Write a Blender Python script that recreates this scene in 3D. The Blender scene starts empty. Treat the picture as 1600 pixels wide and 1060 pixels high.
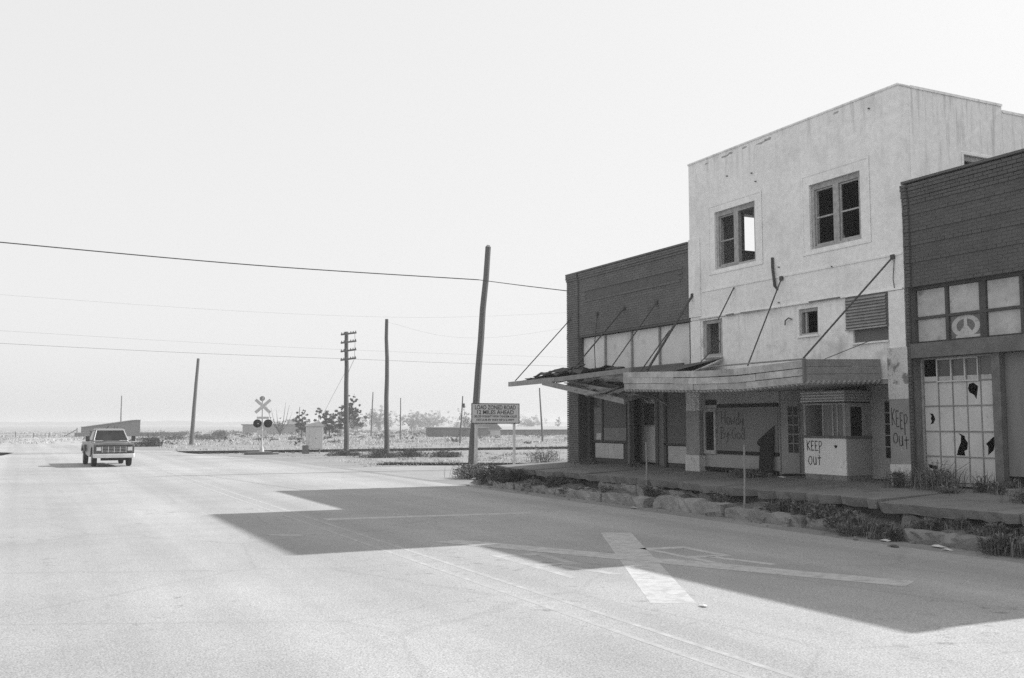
import bpy, bmesh, math, random
from mathutils import Vector, Matrix
from mathutils.geometry import tessellate_polygon

rnd = random.Random(7)
SC = bpy.context.scene
COL = SC.collection

# ------------------------------------------------------------------ camera
cam = bpy.data.cameras.new('camera')
cam.sensor_width = 36.0
cam.lens = 34.9
cam.clip_start = 0.1
cam.clip_end = 20000
camo = bpy.data.objects.new('camera', cam)
camo.location = (0, 0, 2.0)
camo.rotation_euler = (math.radians(90 + 4.864), 0, math.radians(-26.17))
COL.objects.link(camo)
SC.camera = camo

# ------------------------------------------------------------------ sky and sun (black and white film: everything grey)
SUN_EL = 35.8
SUN_AZ_Y = -0.008          # sun stands almost square to the facades, behind the buildings
w = bpy.data.worlds.new('World')
SC.world = w
w.use_nodes = True
nt = w.node_tree
nt.nodes.clear()
sky = nt.nodes.new('ShaderNodeTexSky')
sky.sky_type = 'NISHITA'
sky.sun_disc = False
sky.sun_elevation = math.radians(SUN_EL)
sky.sun_rotation = math.radians(90)
sky.air_density = 1.0
sky.dust_density = 4.0
sky.ozone_density = 1.0
bw = nt.nodes.new('ShaderNodeRGBToBW')
pw = nt.nodes.new('ShaderNodeMath'); pw.operation = 'POWER'; pw.inputs[1].default_value = 0.11
ml = nt.nodes.new('ShaderNodeMath'); ml.operation = 'MULTIPLY'; ml.inputs[1].default_value = 4.75
bg = nt.nodes.new('ShaderNodeBackground'); bg.inputs[1].default_value = 0.1
wo = nt.nodes.new('ShaderNodeOutputWorld')
nt.links.new(sky.outputs[0], bw.inputs[0]); nt.links.new(bw.outputs[0], pw.inputs[0])
nt.links.new(pw.outputs[0], ml.inputs[0]); nt.links.new(ml.outputs[0], bg.inputs[0])
nt.links.new(bg.outputs[0], wo.inputs[0])

sl = bpy.data.lights.new('sun', 'SUN')
sl.energy = 4.3
sl.angle = math.radians(0.6)
sl.color = (1, 1, 1)
slo = bpy.data.objects.new('sun', sl)
ce = math.cos(math.radians(SUN_EL)); se = math.sin(math.radians(SUN_EL))
slo.rotation_euler = Vector((-ce, -SUN_AZ_Y, -se)).to_track_quat('-Z', 'Y').to_euler()
slo.location = (60, 20, 50)
COL.objects.link(slo)

SC.view_settings.view_transform = 'Standard'
SC.view_settings.look = 'None'
SC.view_settings.gamma = 1.0
SC.view_settings.exposure = 0.7
SC.render.engine = 'CYCLES'
SC.cycles.max_bounces = 6
SC.cycles.diffuse_bounces = 4
SC.cycles.volume_bounces = 1
SC.cycles.use_denoising = False      # residual sampling noise reads as film grain

# ------------------------------------------------------------------ materials
MATS = {}
def mat(name, v, rough=0.9, var=0.25, scale=3.0, bump=0.0, bscale=40.0, fine=0.0, fscale=120.0,
        streak=0.0, spec=0.2, island=0.0, patch=None, metal=0.0, dist=0.02, stretch=None, crack=0.0, lanes=0.0, fdet=2, spots=None, streak_top=None):
    """grey procedural material. var: soft blotches, fine: speckle, streak: vertical water stains,
    island: tone differs piece by piece, patch=(value, lo, hi, scale): worn patches showing another tone"""
    if name in MATS: return MATS[name]
    m = bpy.data.materials.new(name); m.use_nodes = True
    t = m.node_tree; N = t.nodes; L = t.links
    b = N['Principled BSDF']
    b.inputs['Roughness'].default_value = rough
    b.inputs['Specular IOR Level'].default_value = spec
    b.inputs['Metallic'].default_value = metal
    tc = N.new('ShaderNodeTexCoord')
    def noise(sc, det=4, vec=None, rgh=.6):
        n = N.new('ShaderNodeTexNoise'); n.inputs['Scale'].default_value = sc
        n.inputs['Detail'].default_value = det; n.inputs['Roughness'].default_value = rgh
        L.new(vec if vec else tc.outputs['Object'], n.inputs['Vector']); return n.outputs['Fac']
    def mapped(s):
        mp = N.new('ShaderNodeMapping'); mp.inputs['Scale'].default_value = s
        L.new(tc.outputs['Object'], mp.inputs['Vector']); return mp.outputs['Vector']
    def mth(op, a, bb, clamp=False):
        n = N.new('ShaderNodeMath'); n.operation = op; n.use_clamp = clamp
        for i, q in enumerate((a, bb)):
            if isinstance(q, (int, float)): n.inputs[i].default_value = q
            else: L.new(q, n.inputs[i])
        return n.outputs[0]
    val = None
    def mul(f):
        nonlocal val
        val = mth('MULTIPLY', val, f)
    def around(fac, amount):           # 1 + (fac-.5)*2*amount
        return mth('ADD', mth('MULTIPLY', mth('SUBTRACT', fac, 0.5), 2 * amount), 1.0)
    vn = N.new('ShaderNodeValue'); vn.outputs[0].default_value = v; val = vn.outputs[0]
    vec = mapped(stretch) if stretch else None
    if var: mul(around(noise(scale, 5, vec), var * 1.6))
    if lanes:
        mul(around(noise(.55, 3, mapped((1, .012, 1))), lanes))
        mul(around(noise(.12, 4, None), lanes * .8))
    if fine: mul(around(noise(fscale, fdet, None, .6 if fdet < 5 else .78), fine))
    if island:
        g = N.new('ShaderNodeNewGeometry')
        mul(around(g.outputs['Random Per Island'], island))
        oi = N.new('ShaderNodeObjectInfo')
        mul(around(oi.outputs['Random'], island * .6))
    if streak:
        s = noise(1.0, 5, mapped((7, 7, .55)))
        mr = N.new('ShaderNodeMapRange'); mr.inputs['From Min'].default_value = .50; mr.inputs['From Max'].default_value = .72
        mr.inputs['To Min'].default_value = 1; mr.inputs['To Max'].default_value = 1 - streak
        L.new(s, mr.inputs['Value'])
        if streak_top:                  # stains run down from the coping and die away below
            sx = N.new('ShaderNodeSeparateXYZ'); L.new(tc.outputs['Object'], sx.inputs[0])
            m2 = N.new('ShaderNodeMapRange'); m2.interpolation_type = 'SMOOTHSTEP'
            m2.inputs['From Min'].default_value = streak_top[0]; m2.inputs['From Max'].default_value = streak_top[1]
            L.new(mth('ADD', sx.outputs[2], mth('MULTIPLY', noise(1.3, 3), 1.6)), m2.inputs['Value'])
            mul(mth('SUBTRACT', 1.0, mth('MULTIPLY', mth('SUBTRACT', 1.0, mr.outputs[0]), m2.outputs[0])))
        else: mul(mr.outputs[0])
    if spots:
        ss, lo, hi, am = spots
        mr = N.new('ShaderNodeMapRange'); mr.inputs['From Min'].default_value = lo; mr.inputs['From Max'].default_value = hi
        mr.inputs['To Min'].default_value = 1; mr.inputs['To Max'].default_value = 1 - am
        L.new(mth('MULTIPLY', noise(ss, 6), mth('ADD', mth('MULTIPLY', noise(ss * .06, 2), .8), .6)), mr.inputs['Value']); mul(mr.outputs[0])
    if crack:
        vo = N.new('ShaderNodeTexVoronoi'); vo.feature = 'DISTANCE_TO_EDGE'; vo.inputs['Scale'].default_value = .32
        wv = N.new('ShaderNodeTexNoise'); wv.inputs['Scale'].default_value = 1.7; wv.inputs['Detail'].default_value = 6
        mx = N.new('ShaderNodeMix'); mx.data_type = 'VECTOR'; mx.inputs[0].default_value = .18
        L.new(tc.outputs['Object'], wv.inputs['Vector'])
        L.new(tc.outputs['Object'], mx.inputs[4]); L.new(wv.outputs['Color'], mx.inputs[5])
        L.new(mx.outputs[1], vo.inputs['Vector'])
        mr = N.new('ShaderNodeMapRange'); mr.inputs['From Min'].default_value = .0; mr.inputs['From Max'].default_value = .012
        mr.inputs['To Min'].default_value = 1 - crack; mr.inputs['To Max'].default_value = 1
        L.new(vo.outputs['Distance'], mr.inputs['Value']); mul(mr.outputs[0])
    if patch:
        pv, lo, hi, ps = patch
        mr = N.new('ShaderNodeMapRange'); mr.inputs['From Min'].default_value = lo; mr.inputs['From Max'].default_value = hi
        L.new(noise(ps, 6), mr.inputs['Value'])
        mxf = N.new('ShaderNodeMix'); mxf.data_type = 'FLOAT'
        L.new(mr.outputs[0], mxf.inputs[0]); L.new(val, mxf.inputs[2]); mxf.inputs[3].default_value = pv
        val = mxf.outputs[0]
    cl = N.new('ShaderNodeClamp'); cl.inputs['Max'].default_value = .9; cl.inputs['Min'].default_value = .004
    L.new(val, cl.inputs['Value'])
    cc = N.new('ShaderNodeCombineColor')
    for i in range(3): L.new(cl.outputs[0], cc.inputs[i])
    L.new(cc.outputs[0], b.inputs['Base Color'])
    if bump:
        bp = N.new('ShaderNodeBump'); bp.inputs['Strength'].default_value = bump; bp.inputs['Distance'].default_value = dist
        L.new(noise(bscale, 4), bp.inputs['Height']); L.new(bp.outputs[0], b.inputs['Normal'])
    MATS[name] = m
    return m

M_road = mat('road asphalt', .312, var=.12, scale=.45, fine=1.1, fscale=65, fdet=4, lanes=.4, crack=.10, spots=(4.0, .62, .78, .35), bump=.4, bscale=60, dist=.01)
M_dirt = mat('pale dirt', .225, var=.24, scale=.35, fine=.5, fscale=4, fdet=9, bump=.5, bscale=6, dist=.06)
M_paint = mat('worn road paint', .44, var=.12, fine=.4, fscale=16, fdet=9, patch=(.335, .45, .62, 6.0), bump=.4, bscale=60, dist=.01)
M_paint_faint = mat('faint road paint', .39, var=.1, fine=.4, fscale=16, fdet=9, patch=(.315, .38, .58, 5.0), bump=.4, bscale=60, dist=.01)
M_walk = mat('old concrete walk', .20, var=.22, scale=1.2, fine=.2, fscale=40, bump=.5, bscale=12, dist=.03, patch=(.13, .55, .75, 1.1))
M_kerb = mat('kerb concrete', .23, var=.3, scale=2.5, fine=.25, fscale=35, bump=.9, bscale=9, dist=.05, island=.15)
M_riser = mat('broken concrete', .24, var=.35, scale=2.0, fine=.3, fscale=25, bump=1, bscale=7, dist=.08, patch=(.1, .55, .7, 2.0))
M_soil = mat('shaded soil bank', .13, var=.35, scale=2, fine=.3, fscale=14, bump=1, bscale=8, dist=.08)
M_stucco = mat('white stucco', .75, var=.09, scale=.7, fine=.34, fscale=7, fdet=9, patch=(.56, .54, .80, 1.1), streak=.3, streak_top=(7.9, 9.6), bump=.25, bscale=35, dist=.01)
M_stucco_low = mat('white stucco lower band', .78, var=.08, scale=1.1, fine=.34, fscale=7, fdet=9, bump=.25, bscale=35, dist=.01, patch=(.46, .52, .76, 1.5), streak=.14)
M_stucco_side = mat('stained stucco side', .76, var=.08, scale=.8, fine=.34, fscale=7, fdet=9, streak=.5, streak_top=(6.4, 9.3), bump=.25, bscale=35, dist=.01)
M_pier = mat('peeling pier plaster', .55, var=.2, scale=2, fine=.15, fscale=25, bump=.6, bscale=14, dist=.03, patch=(.2, .5, .56, 1.9))
M_pier_white = mat('peeled white plaster', .58, var=.12, scale=3, bump=.6, bscale=14, dist=.03, patch=(.42, .52, .7, 5.0))
M_pier_grey = mat('painted grey pier', .27, var=.2, scale=2, fine=.12, fscale=25, bump=.3, bscale=20)
M_brick = mat('dark brick', .098, var=.15, scale=1.3, fine=.12, fscale=60, island=.10, bump=.4, bscale=60, dist=.006)
M_brick_far = mat('brown brick', .125, var=.15, scale=1.3, fine=.12, fscale=60, island=.10, bump=.4, bscale=60, dist=.006)
M_mortar = mat('mortar', .105, var=.2, scale=4)
M_int = mat('interior darkness', .018, var=.3, scale=1)  # near-black colour stands in for the darkness of unlit rooms
M_wood = mat('weathered wood', .36, var=.34, scale=3, fine=.6, fscale=8, fdet=9, island=.14, bump=.6, bscale=30, dist=.01, streak=0)
M_wood_dark = mat('dark old wood', .14, var=.3, scale=5, fine=.2, fscale=40, island=.2, bump=.6, bscale=30, dist=.01)
M_wood_mid = mat('grey old wood', .24, var=.3, scale=5, fine=.2, fscale=40, island=.2, bump=.6, bscale=30, dist=.01)
M_frame = mat('window frame wood', .33, var=.4, scale=9, fine=.2, fscale=60, island=.15, bump=.5, bscale=40, dist=.008)
M_tar = mat('tar paper', .09, var=.35, scale=4, bump=1, bscale=12, dist=.04)
M_iron = mat('rusted iron', .07, var=.3, scale=12, rough=.7)
M_tin = mat('corrugated tin', .26, var=.3, scale=3, rough=.6, spec=.4, streak=.2)
M_board = mat('whitewashed board', .62, var=.14, scale=1.5, fine=.1, fscale=30, island=.06, patch=(.42, .56, .78, 2.2))
M_ply = mat('dark plywood', .13, var=.15, scale=2, fine=.1, fscale=40, island=.1)
M_ply_mid = mat('grey plywood', .20, var=.2, scale=2, fine=.12, fscale=40, island=.12, stretch=(4, 4, .6))
M_bulk = mat('pale bulkhead panel', .48, var=.15, scale=2, fine=.14, fscale=40, patch=(.3, .58, .8, 3.0))
M_store = mat('storefront dark paint', .075, var=.3, scale=3)
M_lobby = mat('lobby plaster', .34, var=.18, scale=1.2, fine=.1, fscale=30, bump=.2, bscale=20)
M_lobby_board = mat('lobby display board', .21, var=.2, scale=1.0, fine=.1, fscale=30)
M_booth_white = mat('booth white paint', .76, var=.08, scale=2, fine=.06, fscale=40, patch=(.5, .62, .8, 3.0))
M_booth_grey = mat('booth grey paint', .36, var=.12, scale=2, fine=.1, fscale=40)
M_strip = mat('chrome strip', .5, rough=.45, metal=.3, var=.1)
M_black = mat('black paint', .025, var=.2, rough=.8)
M_spray = mat('spray paint', .05, var=.3, scale=9, rough=.8)
M_spray_old = mat('faded spray paint', .10, var=.3, scale=9, rough=.8)
M_whitewash = mat('whitewashed glass', .53, var=.14, scale=2.2, fine=.1, fscale=30, rough=.5, patch=(.36, .58, .8, 3.0))
M_whitewash_t = mat('streaky whitewashed glass', .43, var=.3, scale=3, fine=.15, fscale=25, rough=.5, patch=(.24, .6, .72, 4.0))
M_glass = mat('dusty glass', .10, var=.3, scale=3, rough=.25, spec=.5)
M_pole = mat('creosote pole', .12, var=.3, scale=3, stretch=(8, 8, .6), fine=.2, fscale=30, bump=.4, bscale=20)
M_pole_far = mat('old grey pole', .13, var=.2, scale=3, stretch=(8, 8, .6))
M_wire = mat('cable', .05, var=0)
M_sign = mat('sign sheeting', .50, var=.07, scale=3, rough=.6)
M_signtext = mat('sign letters', .05, var=.2, scale=9)
M_post = mat('pale sign post', .5, var=.2, scale=5)
M_galv = mat('galvanised post', .26, var=.25, scale=8, rough=.6)
M_alu = mat('aluminium paint', .52, var=.12, scale=4, rough=.6)
M_conc = mat('signal foundation', .14, var=.25, scale=3, bump=.5)
M_rail = mat('rail steel', .05, var=.3, scale=5, rough=.6)
M_tie = mat('rail sleepers', .07, var=.3, scale=5, island=.3)
M_ballast = mat('ballast', .27, var=.3, scale=4, fine=.4, fscale=12, bump=1, bscale=9, dist=.1)
M_weed = mat('shade weeds', .12, var=.3, scale=3, island=.6)
M_weed_dry = mat('dry weeds', .20, var=.3, scale=3, island=.5)
M_grass = mat('dry field grass', .33, var=.3, scale=.4, island=.35)
M_scrub = mat('dark scrub', .11, var=.3, scale=1, island=.45)
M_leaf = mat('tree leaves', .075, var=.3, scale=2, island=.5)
M_bark = mat('bark', .10, var=.3, scale=6)
M_paper = mat('litter paper', .55, var=.1, scale=9)
M_far_wall = mat('far wall', .17, var=.15, scale=.5)
M_far_pale = mat('far pale wall', .45, var=.15, scale=.5)
M_far_roof = mat('far pale roof', .3, var=.1, scale=.5)
M_hill = mat('far tree line', .12, var=.2, scale=.02)

# ------------------------------------------------------------------ geometry helpers
class MB:
    def __init__(s): s.v = []; s.f = []
    def quad(s, *p):
        n = len(s.v); s.v += [tuple(q) for q in p]; s.f.append(tuple(range(n, n + len(p)))); return s
    def box(s, x0, x1, y0, y1, z0, z1, jit=0):
        n = len(s.v)
        for x in (x0, x1):
            for y in (y0, y1):
                for z in (z0, z1):
                    s.v.append((x + rnd.uniform(-jit, jit), y + rnd.uniform(-jit, jit), z + rnd.uniform(-jit, jit)))
        for f in ((0,1,3,2),(4,6,7,5),(0,4,5,1),(2,3,7,6),(0,2,6,4),(1,5,7,3)): s.f.append(tuple(n + i for i in f))
        return s
    def beam(s, a, b, w, h, up=(0, 0, 1)):
        a = Vector(a); b = Vector(b); d = (b - a).normalized(); u = Vector(up)
        r = d.cross(u).normalized(); u = r.cross(d)
        n = len(s.v)
        for p in (a, b):
            for i, j in ((-1,-1),(1,-1),(1,1),(-1,1)): s.v.append(tuple(p + r * (i * w / 2) + u * (j * h / 2)))
        for f in ((0,1,2,3),(7,6,5,4),(0,4,5,1),(1,5,6,2),(2,6,7,3),(3,7,4,0)): s.f.append(tuple(n + i for i in f))
        return s
    def tube(s, pts, r, n=8, caps=True):
        pts = [Vector(p) for p in pts]; rs = r if isinstance(r, (list, tuple)) else [r] * len(pts)
        base = len(s.v)
        for i, p in enumerate(pts):
            d = (pts[min(i + 1, len(pts) - 1)] - pts[max(i - 1, 0)]).normalized()
            a = Vector((0, 0, 1)) if abs(d.z) < .9 else Vector((1, 0, 0))
            u = d.cross(a).normalized(); q = d.cross(u)
            for k in range(n):
                t = 2 * math.pi * k / n
                s.v.append(tuple(p + (u * math.cos(t) + q * math.sin(t)) * rs[i]))
        for i in range(len(pts) - 1):
            for k in range(n):
                a = base + i * n + k; b = base + i * n + (k + 1) % n
                s.f.append((a, b, b + n, a + n))
        if caps:
            s.f.append(tuple(base + k for k in range(n))[::-1]); s.f.append(tuple(base + (len(pts) - 1) * n + k for k in range(n)))
        return s
    def prism(s, poly, axis, a, b):
        """poly in the other two axes (ordered as x,y,z without axis)"""
        n = len(s.v); k = len(poly)
        def P(c, q):
            q = list(q); q.insert('xyz'.index(axis), c); return tuple(q)
        s.v += [P(a, q) for q in poly] + [P(b, q) for q in poly]
        s.f.append(tuple(range(n, n + k))); s.f.append(tuple(range(n + k, n + 2 * k))[::-1])
        for i in range(k): s.f.append((n + i, n + k + i, n + k + (i + 1) % k, n + (i + 1) % k))
        return s
    def wall(s, axis, d0, d1, u0, u1, z0, z1, holes=()):
        us = sorted({u0, u1, *[h[0] for h in holes], *[h[1] for h in holes]}); us = [u for u in us if u0 <= u <= u1]
        zs = sorted({z0, z1, *[h[2] for h in holes], *[h[3] for h in holes]}); zs = [z for z in zs if z0 <= z <= z1]
        def solid(i, j):
            if not (0 <= i < len(us) - 1 and 0 <= j < len(zs) - 1): return False
            cu = (us[i] + us[i + 1]) / 2; cz = (zs[j] + zs[j + 1]) / 2
            return not any(h[0] < cu < h[1] and h[2] < cz < h[3] for h in holes)
        P = (lambda d, u, z: (d, u, z)) if axis == 'X' else (lambda d, u, z: (u, d, z))
        for i in range(len(us) - 1):
            for j in range(len(zs) - 1):
                if not solid(i, j): continue
                a, b, c, e = us[i], us[i + 1], zs[j], zs[j + 1]
                s.quad(P(d0,a,c), P(d0,b,c), P(d0,b,e), P(d0,a,e)); s.quad(P(d1,a,c), P(d1,a,e), P(d1,b,e), P(d1,b,c))
                if not solid(i-1, j): s.quad(P(d0,a,c), P(d0,a,e), P(d1,a,e), P(d1,a,c))
                if not solid(i+1, j): s.quad(P(d0,b,c), P(d1,b,c), P(d1,b,e), P(d0,b,e))
                if not solid(i, j-1): s.quad(P(d0,a,c), P(d1,a,c), P(d1,b,c), P(d0,b,c))
                if not solid(i, j+1): s.quad(P(d0,a,e), P(d0,b,e), P(d1,b,e), P(d1,a,e))
        return s
    def build(s, name, m, parent=None, label=None, cat=None, group=None, kind=None, smooth=False, bevel=0, fix=True, local=False):
        off = Vector((0, 0, 0))
        if not local:
            p = parent
            while p is not None: off += p.location; p = p.parent
        me = bpy.data.meshes.new(name)
        me.from_pydata([tuple(Vector(q) - off) for q in s.v], [], s.f)
        if fix:
            bm = bmesh.new(); bm.from_mesh(me); bmesh.ops.recalc_face_normals(bm, faces=bm.faces); bm.to_mesh(me); bm.free()
        me.materials.append(m)
        if smooth:
            for q in me.polygons: q.use_smooth = True
        o = bpy.data.objects.new(name, me); COL.objects.link(o); o.parent = parent
        if bevel:
            md = o.modifiers.new('bevel', 'BEVEL'); md.width = bevel; md.segments = 2; md.limit_method = 'ANGLE'
        return tag(o, label, cat, group, kind)

def tag(o, label=None, cat=None, group=None, kind=None):
    if label: o['label'] = label
    if cat: o['category'] = cat
    if group: o['group'] = group
    if kind: o['kind'] = kind
    return o
def thing(name, loc, label, cat, group=None, rz=0):
    o = bpy.data.objects.new(name, None); o.location = loc; o.rotation_euler = (0, 0, rz); o.empty_display_size = .3
    COL.objects.link(o); return tag(o, label, cat, group)
def boxp(name, m, parent, *b, **k): return MB().box(*b).build(name, m, parent, **k)

def gz(Y): return 0.0 if Y < 75 else -.005 * (min(Y, 500) - 75)

# ================================================================== SETTING
# ground: one sheet to the horizon, falling very gently beyond the railway
g = MB()
ys = [-400, 0, 75, 100, 150, 200, 300, 400, 500, 900, 2000, 8000]
for a, b in zip(ys, ys[1:]):
    g.quad((-6000, a, gz(a)), (6000, a, gz(a)), (6000, b, gz(b)), (-6000, b, gz(b)))
g.build('ground', M_dirt, kind='structure')

# road, ramping up over the railway crossing
r = MB()
prof = [(-60, .004), (54, .004), (65.5, .13), (71.5, .13), (80, -.02), (110, -.16), (200, -.61)]
L_ = {-60: -9, 54: -9, 65.5: -1.0, 71.5: -.4, 80: -2, 110: -2, 200: -2}
R_ = {-60: 13.6, 54: 12.5, 65.5: 9.4, 71.5: 9.2, 80: 8, 110: 8, 200: 8}
for (a, za), (b, zb) in zip(prof, prof[1:]):
    r.quad((L_[a], a, za), (R_[a], a, za), (R_[b], b, zb), (L_[b], b, zb))
road = r.build('road', M_road, kind='structure')
# side street running off to the right beyond the corner building
MB().quad((13.0, 33, .003), (400, 33, .003), (400, 44, .003), (13.0, 44, .003)).build('side_street', mat('side street dirt', .265, var=.15, scale=.5, fine=.5, fscale=9, fdet=9, lanes=.1), kind='structure')

# painted markings (worn), each 4 mm above the asphalt
def mark(name, pts, m, z=.0052): MB().quad(*[(x, y, z) for x, y in pts]).build(name, m, road)
mark('centre_line', [(5.18, 2), (5.255, 2), (5.215, 53), (5.14, 53)], M_paint_faint)
mark('centre_line', [(5.52, 2), (5.595, 2), (5.555, 53), (5.48, 53)], M_paint_faint)
mark('crossing_cross_stroke', [(9.60, 15.85), (10.10, 15.6), (6.82, 9.22), (6.36, 9.45)], M_paint, .0052)
mark('crossing_cross_stroke', [(6.30, 15.85), (6.85, 15.95), (10.25, 9.25), (9.80, 9.0)], M_paint, .0064)
mark('stop_line', [(5.75, 20.75), (5.75, 20.35), (10.3, 19.85), (10.3, 20.2)], M_paint)
mark('stop_line', [(4.0, 18.3), (4.1, 17.95), (4.6, 17.7), (4.6, 18.0)], M_paint_faint)
def letter_r(x0, y0, x1, y1, m_):
    # long narrow R lying on the road
    mb = MB()
    def P(u, v): return (x0 + (x1 - x0) * u, y0 + (y1 - y0) * v, .0052)
    mb.quad(P(0,0), P(.16,0), P(.16,1), P(0,1)); mb.quad(P(.16,.9), P(1,.86), P(1,.96), P(.16,1))
    mb.quad(P(.8,.5), P(1,.5), P(1,.86), P(.8,.88)); mb.quad(P(.16,.45), P(.95,.42), P(1,.5), P(.16,.53))
    mb.quad(P(.4,.45), P(.6,.45), P(1,0), P(.8,0))
    mb.build('railroad_letter', m_, road)
letter_r(6.45, 11.4, 7.25, 13.9, M_paint_faint); letter_r(8.95, 11.2, 9.75, 13.6, M_paint)  # sunlit left letter takes a fainter tone, offsetting the sun in its colour

def rough_block(x0, x1, y0, y1, z0, z1, j, name, m, parent, cuts=3):
    bm = bmesh.new(); bmesh.ops.create_cube(bm, size=1)
    for v in bm.verts: v.co = Vector((x0 + (v.co.x + .5) * (x1 - x0), y0 + (v.co.y + .5) * (y1 - y0), z0 + (v.co.z + .5) * (z1 - z0)))
    bmesh.ops.subdivide_edges(bm, edges=[e for e in bm.edges if abs((e.verts[0].co - e.verts[1].co).y) > .2], cuts=max(3, int((y1 - y0) / .16)))
    bmesh.ops.subdivide_edges(bm, edges=[e for e in bm.edges if abs((e.verts[0].co - e.verts[1].co).y) < .05], cuts=1, use_grid_fill=True)
    ph = rnd.uniform(0, 50)
    for v in bm.verts:
        top = 1.0 if v.co.z > z1 - .02 else .4
        chip = max(0, math.sin(v.co.y * 3.1 + ph) * math.sin(v.co.y * 7.7 + ph * 2) - .25) * j * 2.2
        edge = 1 if (v.co.z > z1 - .02 and v.co.x < x0 + .05) else 0
        v.co += Vector((rnd.uniform(-j, j) + edge * chip, rnd.uniform(-j, j), (rnd.uniform(-j, j) - edge * chip) * top))
    off = Vector((0, 0, 0)); p = parent
    while p is not None: off += p.location; p = p.parent
    for v in bm.verts: v.co -= off
    bmesh.ops.recalc_face_normals(bm, faces=bm.faces)
    me = bpy.data.meshes.new(name); bm.to_mesh(me); bm.free(); me.materials.append(m)
    o = bpy.data.objects.new(name, me); COL.objects.link(o); o.parent = parent; return o
# sidewalk slabs: outer edge broken, falling towards the street
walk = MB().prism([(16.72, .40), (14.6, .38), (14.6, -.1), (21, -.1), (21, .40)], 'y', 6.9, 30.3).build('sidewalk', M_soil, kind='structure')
yy = 30.45; k = 0
while yy > 6.9:
    ln = rnd.choice((1.45, 1.5, 1.55, 1.7)); y1 = yy - ln + .02
    e0 = 14.2 + rnd.uniform(-.10, .16); e1 = 14.2 + rnd.uniform(-.10, .16); em = 14.2 + rnd.uniform(-.05, .3)
    t = rnd.uniform(-.025, .025); t2 = rnd.uniform(-.025, .025)
    z0 = .575 + t; z1 = .70 + rnd.uniform(-.006, .006); zi = .76
    ne = 9; edge = []
    for q in range(ne):
        f = q / (ne - 1); bite = .22 if rnd.random() < .14 else 0
        edge.append((e0 + (e1 - e0) * f + rnd.uniform(-.05, .05) + bite, yy + (y1 - yy) * f, .575 + t + (t2 - t) * f))
    top = edge + [(16.72, y1, z1), (18.6, y1, zi), (18.6, yy, zi), (16.72, yy, z1)]
    mb = MB(); n = len(top)
    mb.v = top + [(x + (.05 if i_ < ne else 0) + rnd.uniform(-.03, .03), y, z - .16 + rnd.uniform(-.03, .02)) for i_, (x, y, z) in enumerate(top)]
    mb.f = [tuple(range(ne)) + (ne, ne + 3), (ne, ne + 1, ne + 2, ne + 3)] + [tuple(range(n, 2 * n))[::-1]] + [(i, (i + 1) % n, n + (i + 1) % n, n + i) for i in range(n)]
    mb.build('slab', M_walk, walk)
    yy -= ln
# riser wall below the slab edge: broken concrete lumps
yy = 30.4
while yy > 7:
    ln = rnd.uniform(.5, 1.7)
    if rnd.random() < .8:
        x = 14.27 + rnd.uniform(0, .12)
        rough_block(x, x + .4, yy - ln + .03, yy, -.05, .42 + rnd.uniform(-.08, 0), .035, 'riser_block', M_riser, walk)
    yy -= ln
# soil bank between kerb and riser
mb = MB(); N_ = 80
for i in range(N_):
    a = 30.8 - i * .3; b = a - .3
    za = .14 + .07 * math.sin(a * 2.3) + .04 * math.sin(a * 7.1); zb = .14 + .07 * math.sin(b * 2.3) + .04 * math.sin(b * 7.1)
    mb.quad((13.5, a, -.02), (13.5, b, -.02), (13.85, b, zb), (13.85, a, za)); mb.quad((13.85, a, za), (13.85, b, zb), (14.45, b, zb + .10), (14.45, a, za + .10))
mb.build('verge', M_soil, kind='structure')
# kerb of odd concrete lengths, some sunk, some tall like a step
kerb = thing('kerb', (13.6, 20, 0), None, None); kerb['kind'] = 'structure'
for (a, b, h, dx, w_) in ((28.7, 27.3, .16, .0, .3), (27.2, 24.6, .18, .02, .3), (24.5, 22.1, .2, -.04, .32), (22.0, 20.1, .22, -.05, .35),
                          (19.9, 17.4, .27, .12, .45), (17.2, 14.9, .21, .12, .36), (14.85, 13.9, .2, .16, .34), (12.6, 10.6, .2, .1, .36), (10.4, 8.4, .2, .12, .34), (8.3, 6.2, .2, .1, .34)):
    rough_block(13.42 + dx, 13.42 + dx + w_, b, a, -.05, h, .032, 'kerb_block', M_kerb, kerb)

mb = MB()
for i in range(150):
    y = rnd.uniform(7, 30.5); x = rnd.uniform(13.3, 14.3) if rnd.random() < .8 else rnd.uniform(12.7, 13.4); q = rnd.uniform(.02, .075) * (1 if x > 13.4 else .45)
    z = .0 if x < 13.5 else .12 + (x - 13.8) * .1
    mb.box(x - q, x + q * 1.2, y - q * 1.4, y + q, z - .02, z + q * 1.3, jit=q * .45)
mb.build('rubble', M_riser, None, 'broken concrete crumbs strewn along the kerb', 'rubble', kind='stuff')
# railway: low bed, rails, sleepers
rw = thing('railway_track', (15, 68.5, 0), None, None); rw['kind'] = 'structure'
for x0, x1 in ((-120, -1.2), (9.6, 300)):
    MB().prism([(66.4, -.05), (67.0, .03), (70.0, .03), (70.6, -.05)], 'x', x0, x1).build('ballast_bed', M_ballast, rw)
for dy in (-.75, .75):
    for x0, x1, zt in ((-120, -.9, .17), (-.9, 9.3, .135), (9.3, 300, .17)): MB().box(x0, x1, 68.5 + dy - .035, 68.5 + dy + .035, .02, zt).build('rail', M_rail, rw)
mb = MB(); x = -60
while x < 160:
    if x < -1.3 or x > 9.7: mb.box(x, x + .22, 67.2, 69.8, .0, .075 + rnd.uniform(-.02, .03), jit=.02)
    x += .55
mb.build('sleeper', M_tie, rw, kind='stuff')
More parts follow.
